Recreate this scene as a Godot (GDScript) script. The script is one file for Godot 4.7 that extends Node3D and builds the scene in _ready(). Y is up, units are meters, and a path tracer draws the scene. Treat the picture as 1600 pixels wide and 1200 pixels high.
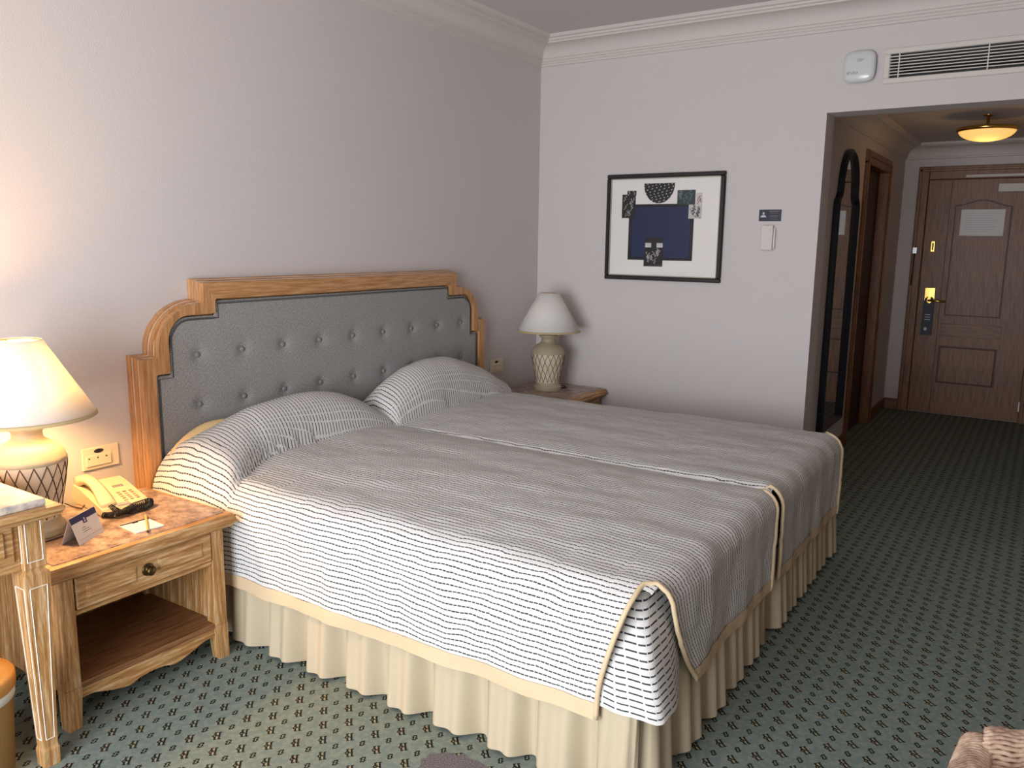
extends Node3D

# ---------------------------------------------------------------- numbers of the room (metres)
const XR := 4.831      # wall with the picture
const ZE := 1.85       # edge of the opening to the entrance hall
const ZH := 1.77       # hall wall with the mirror
const XD := 8.23       # wall with the entrance door
const CEIL := 2.80
const HCEIL := 2.40
const LINTEL := 2.22
const XW := -1.25      # window wall
const ZB := 4.25       # wall behind the camera

var org := Vector3.ZERO
var rng := RandomNumberGenerator.new()
var used := {}
var mats := {}

# ================================================================ helpers: nodes
func numbered(called: String) -> String:
	if not used.has(called):
		used[called] = 0
		return called
	used[called] += 1
	return "%s_%03d" % [called, used[called]]

func thing(called: String, label: String, category: String, at: Vector3, group := "") -> Node3D:
	var o := Node3D.new()
	o.name = numbered(called)
	add_child(o)
	o.position = at
	org = at
	o.set_meta("label", label)
	o.set_meta("category", category)
	if group != "":
		o.set_meta("group", group)
	return o

func tag(o: Node, label: String, category: String, group := "") -> Node:
	o.set_meta("label", label)
	o.set_meta("category", category)
	if group != "":
		o.set_meta("group", group)
	return o

func put(s: SurfaceTool, called: String, m: Material, parent: Node = null) -> MeshInstance3D:
	s.generate_normals()
	var o := MeshInstance3D.new()
	o.mesh = s.commit()
	o.material_override = m
	o.cast_shadow = GeometryInstance3D.SHADOW_CASTING_SETTING_ON
	if parent == null:
		o.name = numbered(called)
		o.position = org
		add_child(o)
	else:
		o.name = called
		parent.add_child(o, true)
	return o

func struct_(s: SurfaceTool, called: String, m: Material, label := "", category := "") -> MeshInstance3D:
	var o := put(s, called, m)
	o.set_meta("kind", "structure")
	if label != "":
		o.set_meta("label", label)
	if category != "":
		o.set_meta("category", category)
	return o

# ================================================================ helpers: shapes
func S(smooth := false) -> SurfaceTool:
	var s := SurfaceTool.new()
	s.begin(Mesh.PRIMITIVE_TRIANGLES)
	s.set_smooth_group(0 if smooth else -1)
	return s

func tri(s: SurfaceTool, a: Vector3, b: Vector3, c: Vector3) -> void:
	s.add_vertex(a - org)
	s.add_vertex(b - org)
	s.add_vertex(c - org)

func quad(s: SurfaceTool, a: Vector3, b: Vector3, c: Vector3, d: Vector3) -> void:
	tri(s, a, b, c)
	tri(s, a, c, d)

# box with chamfered edges, corners lo and hi, optionally carried by xf
func cbox(s: SurfaceTool, lo: Vector3, hi: Vector3, ch := 0.002, xf := Transform3D.IDENTITY) -> void:
	var c := (lo + hi) * 0.5
	var h := (hi - lo) * 0.5
	ch = minf(ch, minf(h.x, minf(h.y, h.z)) * 0.9)
	var v := func(sx: float, sy: float, sz: float, ax: int) -> Vector3:
		var q := Vector3(sx * (h.x - (0.0 if ax == 0 else ch)), sy * (h.y - (0.0 if ax == 1 else ch)), sz * (h.z - (0.0 if ax == 2 else ch)))
		return xf * (c + q)
	for sg in [-1.0, 1.0]:
		var f0 := [v.call(sg, -1, -1, 0), v.call(sg, 1, -1, 0), v.call(sg, 1, 1, 0), v.call(sg, -1, 1, 0)]
		var f1 := [v.call(-1, sg, -1, 1), v.call(-1, sg, 1, 1), v.call(1, sg, 1, 1), v.call(1, sg, -1, 1)]
		var f2 := [v.call(-1, -1, sg, 2), v.call(1, -1, sg, 2), v.call(1, 1, sg, 2), v.call(-1, 1, sg, 2)]
		for f in [f0, f1, f2]:
			if sg > 0:
				quad(s, f[3], f[2], f[1], f[0])
			else:
				quad(s, f[0], f[1], f[2], f[3])
	for a in [-1.0, 1.0]:
		for b in [-1.0, 1.0]:
			var e := [[v.call(a, b, -1, 0), v.call(a, b, 1, 0), v.call(a, b, 1, 1), v.call(a, b, -1, 1)],
				[v.call(-1, a, b, 1), v.call(1, a, b, 1), v.call(1, a, b, 2), v.call(-1, a, b, 2)],
				[v.call(a, -1, b, 2), v.call(a, 1, b, 2), v.call(a, 1, b, 0), v.call(a, -1, b, 0)]]
			for q in e:
				if a * b > 0:
					quad(s, q[0], q[1], q[2], q[3])
				else:
					quad(s, q[3], q[2], q[1], q[0])
			for d in [-1.0, 1.0]:
				if a * b * d > 0:
					tri(s, v.call(a, b, d, 0), v.call(a, b, d, 2), v.call(a, b, d, 1))
				else:
					tri(s, v.call(a, b, d, 0), v.call(a, b, d, 1), v.call(a, b, d, 2))

func lathe(s: SurfaceTool, at: Vector3, prof: Array, n := 32) -> void:
	for i in prof.size() - 1:
		var a: Vector2 = prof[i]
		var b: Vector2 = prof[i + 1]
		for k in n:
			var t0 := TAU * k / n
			var t1 := TAU * (k + 1) / n
			var p := func(r: Vector2, t: float) -> Vector3: return at + Vector3(r.x * cos(t), r.y, r.x * sin(t))
			if a.x > 1e-5:
				tri(s, p.call(a, t0), p.call(b, t0), p.call(a, t1))
			if b.x > 1e-5:
				tri(s, p.call(a, t1), p.call(b, t0), p.call(b, t1))

func tube(s: SurfaceTool, pts: Array, r: float, n := 6, closed := false, r_end := -1.0) -> void:
	var m := pts.size()
	var rings := []
	var up := Vector3.UP
	var last_t := Vector3.ZERO
	for i in m:
		var a: Vector3 = pts[(i - 1 + m) % m] if closed or i > 0 else pts[0]
		var b: Vector3 = pts[(i + 1) % m] if closed or i < m - 1 else pts[m - 1]
		var t := (b - a).normalized()
		if i == 0:
			up = Vector3.UP if absf(t.y) < 0.9 else Vector3.RIGHT
		else:
			var ax := last_t.cross(t)
			if ax.length() > 1e-6:
				up = up.rotated(ax.normalized(), last_t.angle_to(t))
		up = (up - t * up.dot(t)).normalized()
		last_t = t
		var side := t.cross(up).normalized()
		var rr := r if r_end < 0 else lerpf(r, r_end, float(i) / (m - 1))
		var ring := []
		for k in n:
			var w := TAU * k / n
			ring.append((pts[i] as Vector3) + (up * cos(w) + side * sin(w)) * rr)
		rings.append(ring)
	for i in (m if closed else m - 1):
		var q: Array = rings[i]
		var w: Array = rings[(i + 1) % m]
		for k in n:
			quad(s, q[k], q[(k + 1) % n], w[(k + 1) % n], w[k])
	if not closed:
		for k in range(1, n - 1):
			tri(s, rings[0][0], rings[0][k + 1], rings[0][k])
			tri(s, rings[m - 1][0], rings[m - 1][k], rings[m - 1][k + 1])

# polygon in the local xy plane pulled from z0 to z1
func prism(s: SurfaceTool, poly: PackedVector2Array, z0: float, z1: float, xf := Transform3D.IDENTITY) -> void:
	if Geometry2D.is_polygon_clockwise(poly):
		poly = poly.duplicate()
		poly.reverse()
	var t := Geometry2D.triangulate_polygon(poly)
	for i in range(0, t.size(), 3):
		var a := poly[t[i]]
		var b := poly[t[i + 1]]
		var c := poly[t[i + 2]]
		if (b - a).cross(c - a) < 0:
			var x := b
			b = c
			c = x
		tri(s, xf * Vector3(a.x, a.y, z1), xf * Vector3(c.x, c.y, z1), xf * Vector3(b.x, b.y, z1))
		tri(s, xf * Vector3(a.x, a.y, z0), xf * Vector3(b.x, b.y, z0), xf * Vector3(c.x, c.y, z0))
	for i in poly.size():
		var a := poly[i]
		var b := poly[(i + 1) % poly.size()]
		quad(s, xf * Vector3(a.x, a.y, z0), xf * Vector3(a.x, a.y, z1), xf * Vector3(b.x, b.y, z1), xf * Vector3(b.x, b.y, z0))

# sheet of nu x nv cells; f(i, j) gives the point, uv(i, j) the texture place
func grid(s: SurfaceTool, nu: int, nv: int, f: Callable, uv: Callable, keep = null) -> void:
	var p := []
	var q := []
	for i in nu + 1:
		var pr := PackedVector3Array()
		var qr := PackedVector2Array()
		for j in nv + 1:
			pr.append((f.call(i, j) as Vector3) - org)
			qr.append(uv.call(i, j))
		p.append(pr)
		q.append(qr)
	for i in nu:
		for j in nv:
			if keep != null and not keep.call(i, j):
				continue
			for k in [[0, 0], [1, 0], [1, 1], [0, 0], [1, 1], [0, 1]]:
				s.set_uv(q[i + k[0]][j + k[1]])
				s.add_vertex(p[i + k[0]][j + k[1]])

func v3(x: float, y: float, z: float) -> Vector3:
	return Vector3(x, y, z)

func axis_xf(at: Vector3, right: Vector3, up: Vector3) -> Transform3D:
	return Transform3D(Basis(right.normalized(), up.normalized(), right.cross(up).normalized()), at)

func curve(x: float, xs: Array, ys: Array) -> float:
	if x <= xs[0]:
		return ys[0]
	for i in xs.size() - 1:
		if x <= xs[i + 1]:
			var t: float = (x - xs[i]) / (xs[i + 1] - xs[i])
			var y0: float = ys[maxi(i - 1, 0)]
			var y3: float = ys[mini(i + 2, ys.size() - 1)]
			return cubic_interpolate(ys[i], ys[i + 1], y0, y3, t)
	return ys[ys.size() - 1]

# ================================================================ helpers: materials
func rgb(r: int, g: int, b: int) -> Color:
	return Color(r / 255.0, g / 255.0, b / 255.0)

func mat(c: Color, rough := 0.8, metal := 0.0) -> StandardMaterial3D:
	var m := StandardMaterial3D.new()
	m.albedo_color = c
	m.roughness = rough
	m.metallic = metal
	return m

func noise_image(w: int, freq: float, oct: int, sd: int) -> Image:
	var n := FastNoiseLite.new()
	n.seed = sd
	n.noise_type = FastNoiseLite.TYPE_SIMPLEX_SMOOTH
	n.frequency = freq
	n.fractal_octaves = oct
	return n.get_seamless_image(w, w)

func tex(im: Image) -> ImageTexture:
	return ImageTexture.create_from_image(im)

# colours along a ramp, by a noise picture
func ramp_image(src: Image, stops: Array, fine: Image = null, fine_amount := 0.0) -> Image:
	var w := src.get_width()
	var g := Gradient.new()
	var offs := PackedFloat32Array()
	var cols := PackedColorArray()
	for s in stops:
		offs.append(s[0])
		cols.append(s[1])
	g.offsets = offs
	g.colors = cols
	var out := Image.create(w, w, false, Image.FORMAT_RGB8)
	for y in w:
		for x in w:
			var v := src.get_pixel(x, y).r
			if fine:
				v += (fine.get_pixel(x, y).r - 0.5) * fine_amount
			out.set_pixel(x, y, g.sample(clampf(v, 0, 1)))
	return out

func wood_set(key: String, img: Image, rough: float, across := 0.10, along := 1.5) -> void:
	var t := tex(img)
	for ax in 3:
		var m := mat(Color.WHITE, rough)
		m.albedo_texture = t
		m.uv1_triplanar = true
		m.uv1_triplanar_sharpness = 8.0
		var sc := Vector3.ONE / across
		sc[ax] = 1.0 / along
		m.uv1_scale = sc
		mats[key + "xyz"[ax]] = m

func make_materials() -> void:
	# ---- walls
	var fine := noise_image(256, 0.09, 3, 3)
	var wall := mat(rgb(212, 205, 202), 0.92)
	wall.heightmap_enabled = true
	wall.heightmap_texture = tex(fine)
	wall.heightmap_scale = 0.05
	wall.uv1_triplanar = true
	wall.uv1_world_triplanar = true
	wall.uv1_scale = Vector3.ONE * 6.0
	mats.wall = wall
	mats.ceiling = mat(rgb(206, 198, 194), 0.95)
	mats.cornice = mat(rgb(214, 206, 199), 0.85)
	# ---- woods
	var n1 := noise_image(512, 0.012, 5, 11)
	var n2 := noise_image(512, 0.06, 3, 12)
	var limed := ramp_image(n1, [[0.0, rgb(138, 94, 50)], [0.35, rgb(166, 121, 70)], [0.55, rgb(182, 138, 87)], [0.72, rgb(194, 155, 108)], [1.0, rgb(214, 186, 150)]], n2, 0.55)
	wood_set("limed", limed, 0.5)
	var honey := ramp_image(n1, [[0.0, rgb(158, 108, 64)], [0.35, rgb(182, 132, 84)], [0.6, rgb(196, 146, 98)], [1.0, rgb(210, 166, 122)]], n2, 0.4)
	wood_set("honey", honey, 0.42)
	var brown := ramp_image(n1, [[0.0, rgb(92, 58, 34)], [0.5, rgb(128, 86, 52)], [1.0, rgb(150, 106, 68)]], n2, 0.4)
	wood_set("brown", brown, 0.45)
	var dark := ramp_image(n1, [[0.0, rgb(48, 28, 22)], [0.5, rgb(66, 40, 32)], [1.0, rgb(82, 52, 42)]], n2, 0.4)
	wood_set("dark", dark, 0.5)
	mats.inlay = mat(rgb(232, 226, 216), 0.6)
	# ---- marble
	var m1 := noise_image(512, 0.011, 5, 21)
	var m2 := noise_image(512, 0.05, 4, 22)
	var marble := mat(Color.WHITE, 0.32)
	marble.albedo_texture = tex(ramp_image(m1, [[0.0, rgb(92, 76, 70)], [0.28, rgb(138, 114, 102)], [0.5, rgb(164, 138, 122)], [0.75, rgb(180, 158, 142)], [1.0, rgb(200, 182, 168)]], m2, 0.6))
	marble.uv1_triplanar = true
	marble.uv1_scale = Vector3.ONE * 2.6
	mats.marble = marble
	var marble2 := mat(Color.WHITE, 0.3)
	marble2.albedo_texture = tex(ramp_image(m1, [[0.0, rgb(150, 146, 146)], [0.35, rgb(196, 186, 176)], [0.6, rgb(220, 208, 192)], [1.0, rgb(234, 226, 214)]], m2, 0.5))
	marble2.uv1_triplanar = true
	marble2.uv1_scale = Vector3.ONE * 2.2
	mats.marble_pale = marble2
	# ---- carpet
	mats.carpet = mat(Color.WHITE, 1.0)
	mats.carpet.albedo_texture = tex(carpet_image())
	mats.carpet.metallic_specular = 0.15
	mats.stain = mat(Color.WHITE, 1.0)
	mats.stain.albedo_texture = tex(ramp_image(m2, [[0.0, rgb(70, 66, 68)], [0.5, rgb(102, 96, 98)], [1.0, rgb(140, 134, 136)]]))
	mats.stain.uv1_triplanar = true
	mats.stain.uv1_scale = Vector3.ONE * 6.0
	# ---- cloths
	var st := stripe_image()
	var cover := mat(Color.WHITE, 0.9)
	cover.albedo_texture = tex(st[0])
	cover.heightmap_enabled = true
	cover.heightmap_texture = tex(st[1])
	cover.heightmap_scale = 0.16
	mats.cover = cover
	mats.cream = cloth(rgb(212, 188, 152), fine, 90.0, 0.03)
	mats.skirt = cloth(rgb(190, 175, 147), fine, 60.0, 0.03)
	mats.pillow = cloth(rgb(226, 196, 142), fine, 60.0, 0.03)
	var grey := cloth(Color.WHITE, null, 32.0, 0.0)
	var wv := weave_images()
	grey.albedo_texture = tex(wv[0])
	grey.heightmap_enabled = true
	grey.heightmap_texture = tex(wv[1])
	grey.heightmap_scale = 0.08
	grey.uv1_scale = Vector3.ONE * 7.0
	mats.upholstery = grey
	mats.piping = mat(rgb(84, 82, 80), 0.8)
	mats.button = mat(rgb(132, 131, 128), 0.85)
	# ---- small things
	mats.black = mat(rgb(22, 22, 24), 0.45)
	mats.cord_brown = mat(rgb(62, 36, 26), 0.5)
	mats.phone = mat(rgb(208, 193, 160), 0.42)
	mats.phone_grey = mat(rgb(148, 148, 146), 0.5)
	mats.key = mat(rgb(188, 172, 142), 0.5)
	mats.print_grey = mat(rgb(120, 118, 116), 0.7)
	mats.paper = mat(rgb(232, 230, 228), 0.8)
	mats.navy = mat(rgb(34, 36, 84), 0.6)
	mats.navy_dark = mat(rgb(26, 26, 48), 0.5)
	mats.silver_print = mat(rgb(196, 198, 206), 0.5)
	mats.pencil = mat(rgb(214, 172, 104), 0.55)
	mats.socket = mat(rgb(232, 218, 190), 0.4)
	mats.plastic = mat(rgb(214, 206, 198), 0.4)
	mats.device = mat(rgb(212, 214, 212), 0.12)
	mats.device.clearcoat_enabled = true
	mats.device.clearcoat = 0.6
	mats.brass = mat(rgb(212, 172, 92), 0.2, 1.0)
	mats.antique = mat(rgb(92, 74, 46), 0.35, 1.0)
	mats.chrome = mat(rgb(190, 190, 190), 0.25, 1.0)
	mats.ceramic = mat(rgb(216, 202, 176), 0.42)
	mats.ceramic_band = mat(rgb(172, 160, 134), 0.5)
	mats.lattice = mat(rgb(84, 56, 44), 0.6)
	mats.frame_black = mat(rgb(30, 22, 21), 0.55)
	mats.frame_silver = mat(rgb(176, 172, 160), 0.35, 0.6)
	mats.mirror_frame = mat(rgb(20, 26, 36), 0.3)
	mats.mirror = mat(rgb(225, 225, 225), 0.02, 1.0)
	mats.white_paint = mat(rgb(214, 206, 196), 0.5)
	mats.slot = mat(rgb(14, 13, 13), 0.9)
	mats.duct = mat(rgb(176, 178, 178), 0.5, 0.5)
	mats.bin = mat(rgb(150, 116, 62), 0.45)
	mats.bin_rim = mat(rgb(196, 138, 66), 0.4)
	mats.bag = mat(rgb(222, 220, 214), 0.5)
	mats.wicker = mat(Color.WHITE, 0.55)
	mats.wicker.albedo_texture = tex(ramp_image(m1, [[0.0, rgb(104, 78, 64)], [0.4, rgb(160, 130, 110)], [0.7, rgb(190, 164, 140)], [1.0, rgb(204, 182, 156)]], m2, 0.5))
	mats.wicker.uv1_triplanar = true
	mats.wicker.uv1_scale = Vector3.ONE * 4.0
	mats.wicker_dark = mat(rgb(112, 80, 62), 0.6)
	var glass := mat(Color(0.1, 0.1, 0.1, 0.02), 0.03)
	glass.metallic_specular = 0.35
	glass.transparency = BaseMaterial3D.TRANSPARENCY_ALPHA
	mats.glass = glass
	# lamp shades: cloth that lets the bulb's light through
	var shade := mat(rgb(240, 236, 230), 0.85)
	shade.backlight_enabled = true
	shade.backlight = Color(0.7, 0.68, 0.64)
	mats.shade = shade
	mats.shade_trim = mat(rgb(196, 172, 126), 0.8)
	var bulb := mat(rgb(255, 244, 224), 0.4)
	bulb.emission_enabled = true
	bulb.emission = rgb(255, 206, 140)
	bulb.emission_energy_multiplier = 6.0
	mats.bulb = bulb
	mats.bulb_off = mat(rgb(236, 232, 226), 0.3)
	var bowl := mat(rgb(240, 214, 160), 0.4)
	bowl.emission_enabled = true
	bowl.emission = rgb(255, 196, 104)
	bowl.emission_energy_multiplier = 0.8
	mats.bowl = bowl
	mats.curtain = cloth(rgb(214, 200, 176), fine, 40.0, 0.03)

func cloth(c: Color, bump: Image, scale: float, depth: float) -> StandardMaterial3D:
	var m := mat(c, 0.95)
	if bump:
		m.heightmap_enabled = true
		m.heightmap_texture = tex(bump)
		m.heightmap_scale = depth
		m.uv1_triplanar = true
	m.uv1_scale = Vector3.ONE * scale * (0.1 if bump else 1.0)
	return m

func carpet_image() -> Image:
	var n := 1024
	var cell := 128          # one big motif per cell, a small one at the cell corners
	var nz := noise_image(n, 0.02, 4, 31)
	var nf := noise_image(n, 0.16, 2, 32)
	var im := Image.create(n, n, false, Image.FORMAT_RGB8)
	for y in n:
		for x in n:
			var v := nz.get_pixel(x, y).r
			var w := nf.get_pixel(x, y).r
			var c := rgb(114, 126, 120).lerp(rgb(128, 136, 125), smoothstep(0.35, 0.7, v))
			if w > 0.72:
				c = c.lerp(rgb(168, 168, 144), 0.4)
			elif w < 0.3:
				c = c.lerp(rgb(104, 120, 120), 0.4)
			im.set_pixel(x, y, c)
	var big := ["..###.###", "..##cc##.", "c.##.c##.", ".####c##.", "##c#####.", ".###c.##.", "c.##cc##.", "..##c.##.", "..###.###"]
	var small := ["..#####", "###..##", ".##c##.", "##..###", "#####.."]
	rng.seed = 5
	var stamp := func(rows: Array, cx: int, cy: int, px: int, py: int) -> void:
		var dark := rgb(22, 22, 20).lerp(rgb(40, 34, 30), rng.randf())
		var pale: Color = [rgb(176, 162, 118), rgb(160, 154, 108), rgb(170, 144, 120), rgb(156, 158, 134)][rng.randi() % 4]
		var x0: int = cx - px * (rows[0] as String).length() / 2
		var y0: int = cy - py * rows.size() / 2
		for j in rows.size():
			var row: String = rows[j]
			for i in row.length():
				if row[i] == ".":
					continue
				var c: Color = dark if row[i] == "#" else pale
				for yy in py:
					for xx in px:
						if rng.randf() < 0.9:
							im.set_pixel(posmod(x0 + i * px + xx, n), posmod(y0 + j * py + yy, n), c)
	for j in 8:
		for i in 8:
			stamp.call(big, i * cell + 64, j * cell + 64, 5, 7)
			stamp.call(small, i * cell, j * cell, 4, 8)
	return im

func stripe_image() -> Array:
	var n := 1024            # 16 stripes across, 32 cm each way
	var nz := noise_image(n, 0.03, 3, 41)
	var im := Image.create(n, n, false, Image.FORMAT_RGB8)
	var hm := Image.create(n, n, false, Image.FORMAT_L8)
	for y in n:
		for x in n:
			var v := nz.get_pixel(x, y).r
			im.set_pixel(x, y, rgb(212, 210, 205).lerp(rgb(228, 226, 222), v))
			var d := absf(fmod(y + 0.0, 64.0) - 32.0) / 32.0      # cushions between the stitched lines
			var e := absf(fmod(x + 0.0, 51.2) - 25.6) / 25.6
			var h := sqrt(maxf(0.0, 1.0 - pow(1.0 - d, 4.0))) * 0.7 + (0.3 if e < 0.94 else 0.1) - (v - 0.5) * 0.5
			hm.set_pixel(x, y, Color(h, h, h))
	rng.seed = 9
	for k in 16:
		for q in 20:
			var y0 := k * 64 + 24 + rng.randi_range(-1, 1)
			var x0 := int(q * 51.2) + rng.randi_range(0, 2)
			var c := rgb(44, 46, 50).lerp(rgb(72, 73, 76), rng.randf())
			im.fill_rect(Rect2i(x0, y0, 45 + rng.randi_range(-3, 0), 15), c)
	return [im, hm]

func weave_images() -> Array:
	var n := 256
	var nz := noise_image(n, 0.05, 3, 51)
	var im := Image.create(n, n, false, Image.FORMAT_RGB8)
	var hm := Image.create(n, n, false, Image.FORMAT_L8)
	for y in n:
		for x in n:
			var a := int(x / 8) + int(y / 8)
			var over := a % 2 == 0
			var u := (x % 8 - 3.5) / 4.0
			var w := (y % 8 - 3.5) / 4.0
			var h := 1.0 - (u * u if over else w * w) * 0.8
			var v := nz.get_pixel(x, y).r - 0.5
			var c := rgb(184, 183, 179) if over else rgb(116, 115, 113)
			im.set_pixel(x, y, c.lightened(clampf(v * 0.3, 0, 1)).darkened(clampf(-v * 0.3, 0, 1)))
			hm.set_pixel(x, y, Color(h, h, h))
	return [im, hm]

# ================================================================ the scene
func _ready() -> void:
	rng.seed = 1
	# ---- camera
	var cam := Camera3D.new()
	cam.name = "camera"
	add_child(cam)
	cam.position = Vector3(0, 1.5, 2.975)
	cam.rotation_order = EULER_ORDER_YXZ
	cam.rotation_degrees = Vector3(-9.932, -56.696, 0.742)
	cam.fov = 2.0 * rad_to_deg(atan(600.0 / 1268.36))
	cam.near = 0.05
	cam.current = true
	# ---- sky and exposure
	var we := WorldEnvironment.new()
	we.name = "world_environment"
	var env := Environment.new()
	env.background_mode = Environment.BG_COLOR
	env.background_color = rgb(214, 224, 236)
	env.background_energy_multiplier = 1.5
	env.tonemap_mode = Environment.TONE_MAPPER_LINEAR
	env.tonemap_exposure = 1.05
	env.sdfgi_enabled = true
	env.ssao_enabled = true
	env.ssil_enabled = true
	we.environment = env
	add_child(we)
	# ---- daylight that comes in at the window
	var day := AreaLight3D.new()
	day.name = "window_daylight"
	add_child(day)
	day.position = Vector3(XW + 0.02, 1.15, 1.85)
	day.rotation_degrees = Vector3(0, -90, 0)
	day.area_size = Vector2(2.0, 1.9)
	day.light_color = rgb(243, 247, 255)
	day.light_energy = 15.5
	day.area_range = 20.0
	day.shadow_enabled = true

	make_materials()
	build_room()
	build_hall()
	build_headboard()
	build_beds()
	build_nightstands()
	build_desk()
	build_lamps()
	build_bedside_things()
	build_wall_things()
	build_hall_things()
	build_wicker_chair()
	build_added_wardrobe()

# ---------------------------------------------------------------- room shell
func slab(called: String, lo: Vector3, hi: Vector3, m: Material) -> MeshInstance3D:
	org = Vector3.ZERO
	var s := S()
	cbox(s, lo, hi, 0.0005)
	return struct_(s, called, m)

func walls(called: String, boxes: Array, m: Material) -> MeshInstance3D:
	org = Vector3.ZERO
	var s := S()
	for b in boxes:
		cbox(s, b[0], b[1], 0.0005)
	return struct_(s, called, m)

func build_room() -> void:
	org = Vector3.ZERO
	# floor: one carpet through bedroom and hall; the pattern lies diagonally to the walls
	var f := S()
	var t := 0.0792 * 8.0
	var uv := func(x: float, z: float) -> Vector2:
		var c := Vector2(x - 1.287, z - 0.4315)
		return Vector2((c.x + c.y) / sqrt(2.0) / t + 0.0625, (c.y - c.x) / sqrt(2.0) / t + 0.0625)
	var xs := [XW - 0.1, XD + 0.1]
	var zs := [-0.1, ZB + 0.1]
	for q in [[0, 0], [1, 0], [1, 1], [0, 0], [1, 1], [0, 1]]:
		f.set_uv(uv.call(xs[q[0]], zs[q[1]]))
		f.add_vertex(v3(xs[q[0]], 0, zs[q[1]]))
	for q in [[0, 0], [1, 1], [1, 0], [0, 0], [0, 1], [1, 1]]:
		f.set_uv(Vector2.ZERO)
		f.add_vertex(v3(xs[q[0]], -0.08, zs[q[1]]))
	var fl := struct_(f, "floor", mats.carpet)
	# grey worn stain in the pile beside the bed
	var s := S()
	var ring := PackedVector2Array()
	rng.seed = 77
	for k in 44:
		var a := TAU * k / 44.0
		var r := 0.095 * (1.0 + rng.randf_range(-0.13, 0.13))
		ring.append(Vector2(cos(a) * r * 0.8, sin(a) * r * 1.15))
	prism(s, ring, 0.0, 0.0015, Transform3D(Basis(Vector3.RIGHT, -PI / 2), v3(1.675, 0, 1.70)))
	var stn := put(s, "stain", mats.stain, fl)
	stn.set_meta("label", "grey worn stain in the green carpet")

	slab("wall_back", v3(XW - 0.1, 0, -0.1), v3(XR + 0.18, CEIL, 0), mats.wall)
	walls("wall_right", [[v3(XR, 0, 0), v3(XR + 0.18, CEIL, ZE)], [v3(XR, LINTEL, ZE), v3(XR + 0.18, 2.372, 3.05)], [v3(XR, 2.372, ZE), v3(XR + 0.18, 2.492, 2.152)], [v3(XR, 2.492, ZE), v3(XR + 0.18, CEIL, 3.05)], [v3(XR, 0, 3.05), v3(XR + 0.18, CEIL, ZB)]], mats.wall)
	slab("wall_front", v3(XW - 0.1, 0, ZB), v3(XR + 0.18, CEIL, ZB + 0.1), mats.wall)
	slab("ceiling", v3(XW - 0.1, CEIL, -0.1), v3(XR + 0.18, CEIL + 0.1, ZB + 0.1), mats.ceiling)
	# window wall with a real opening
	var z0 := 0.80
	var z1 := 2.90
	var y0 := 0.15
	var y1 := 2.15
	walls("wall_left", [[v3(XW - 0.12, 0, 0), v3(XW, CEIL, z0)], [v3(XW - 0.12, 0, z1), v3(XW, CEIL, ZB)], [v3(XW - 0.12, 0, z0), v3(XW, y0, z1)], [v3(XW - 0.12, y1, z0), v3(XW, CEIL, z1)]], mats.wall)
	org = Vector3.ZERO
	s = S()
	for zz in [z0, (z0 + z1) / 2 - 0.03, z1 - 0.06]:
		cbox(s, v3(XW - 0.09, y0, zz), v3(XW - 0.03, y1, zz + 0.06), 0.004)
	for yy in [y0, y1 - 0.06]:
		cbox(s, v3(XW - 0.085, yy, z0), v3(XW - 0.035, yy + 0.06, z1), 0.004)
	var win := struct_(s, "window_1", mats.white_paint)
	for k in 2:
		s = S()
		var za: float = z0 + 0.06 if k == 0 else (z0 + z1) / 2 + 0.03
		cbox(s, v3(XW - 0.063, y0 + 0.06, za), v3(XW - 0.057, y1 - 0.06, za + (z1 - z0) / 2 - 0.09), 0.0005)
		put(s, "pane", mats.glass, win)
	# curtains drawn aside
	for k in 2:
		var zc: float = z0 - 0.02 if k == 0 else z1 + 0.2
		var cu := thing("curtain", ["beige curtain drawn aside next to the back wall", "beige curtain drawn aside at the far side of the window"][k], "curtain", v3(XW + 0.08, 0.02, zc), "curtains at the window")
		s = S(true)
		grid(s, 60, 8, func(i: int, j: int) -> Vector3: return v3(XW + 0.08 + 0.025 * sin(i * 0.9), 0.02 + 2.5 * j / 8.0, zc - 0.15 + 0.3 * i / 60.0), func(_i: int, _j: int) -> Vector2: return Vector2.ZERO)
		put(s, "cloth", mats.curtain, cu)
		s = S(true)
		tube(s, [v3(XW + 0.08, 2.53, zc - 0.2), v3(XW + 0.08, 2.53, zc + 0.2)], 0.012, 8)
		put(s, "rod", mats.brass, cu)
	org = Vector3.ZERO
	# cornice
	var prof := [Vector2(0.0, 2.640), Vector2(0.010, 2.642), Vector2(0.010, 2.655), Vector2(0.016, 2.658), Vector2(0.016, 2.668), Vector2(0.024, 2.672), Vector2(0.024, 2.684), Vector2(0.032, 2.686)]
	for k in 9:
		var a := PI / 2 * k / 8.0
		prof.append(Vector2(0.032 + 0.095 * (1.0 - cos(a)), 2.686 + 0.07 * sin(a)))
	prof.append_array([Vector2(0.130, 2.766), Vector2(0.142, 2.768), Vector2(0.142, 2.780), Vector2(0.158, 2.783), Vector2(0.168, 2.800)])
	s = S()
	for i in prof.size() - 1:
		var a: Vector2 = prof[i]
		var b: Vector2 = prof[i + 1]
		quad(s, v3(XW, a.y, a.x), v3(XW, b.y, b.x), v3(XR - b.x, b.y, b.x), v3(XR - a.x, a.y, a.x))
	struct_(s, "trim_1", mats.cornice)
	s = S()
	for i in prof.size() - 1:
		var a: Vector2 = prof[i]
		var b: Vector2 = prof[i + 1]
		quad(s, v3(XR - a.x, a.y, a.x), v3(XR - b.x, b.y, b.x), v3(XR - b.x, b.y, ZB), v3(XR - a.x, a.y, ZB))
	struct_(s, "trim_2", mats.cornice)
	s = S()
	cbox(s, v3(XW, 0, 0), v3(XR, 0.09, 0.014), 0.003)
	struct_(s, "baseboard_back", mats.brownx)
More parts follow.
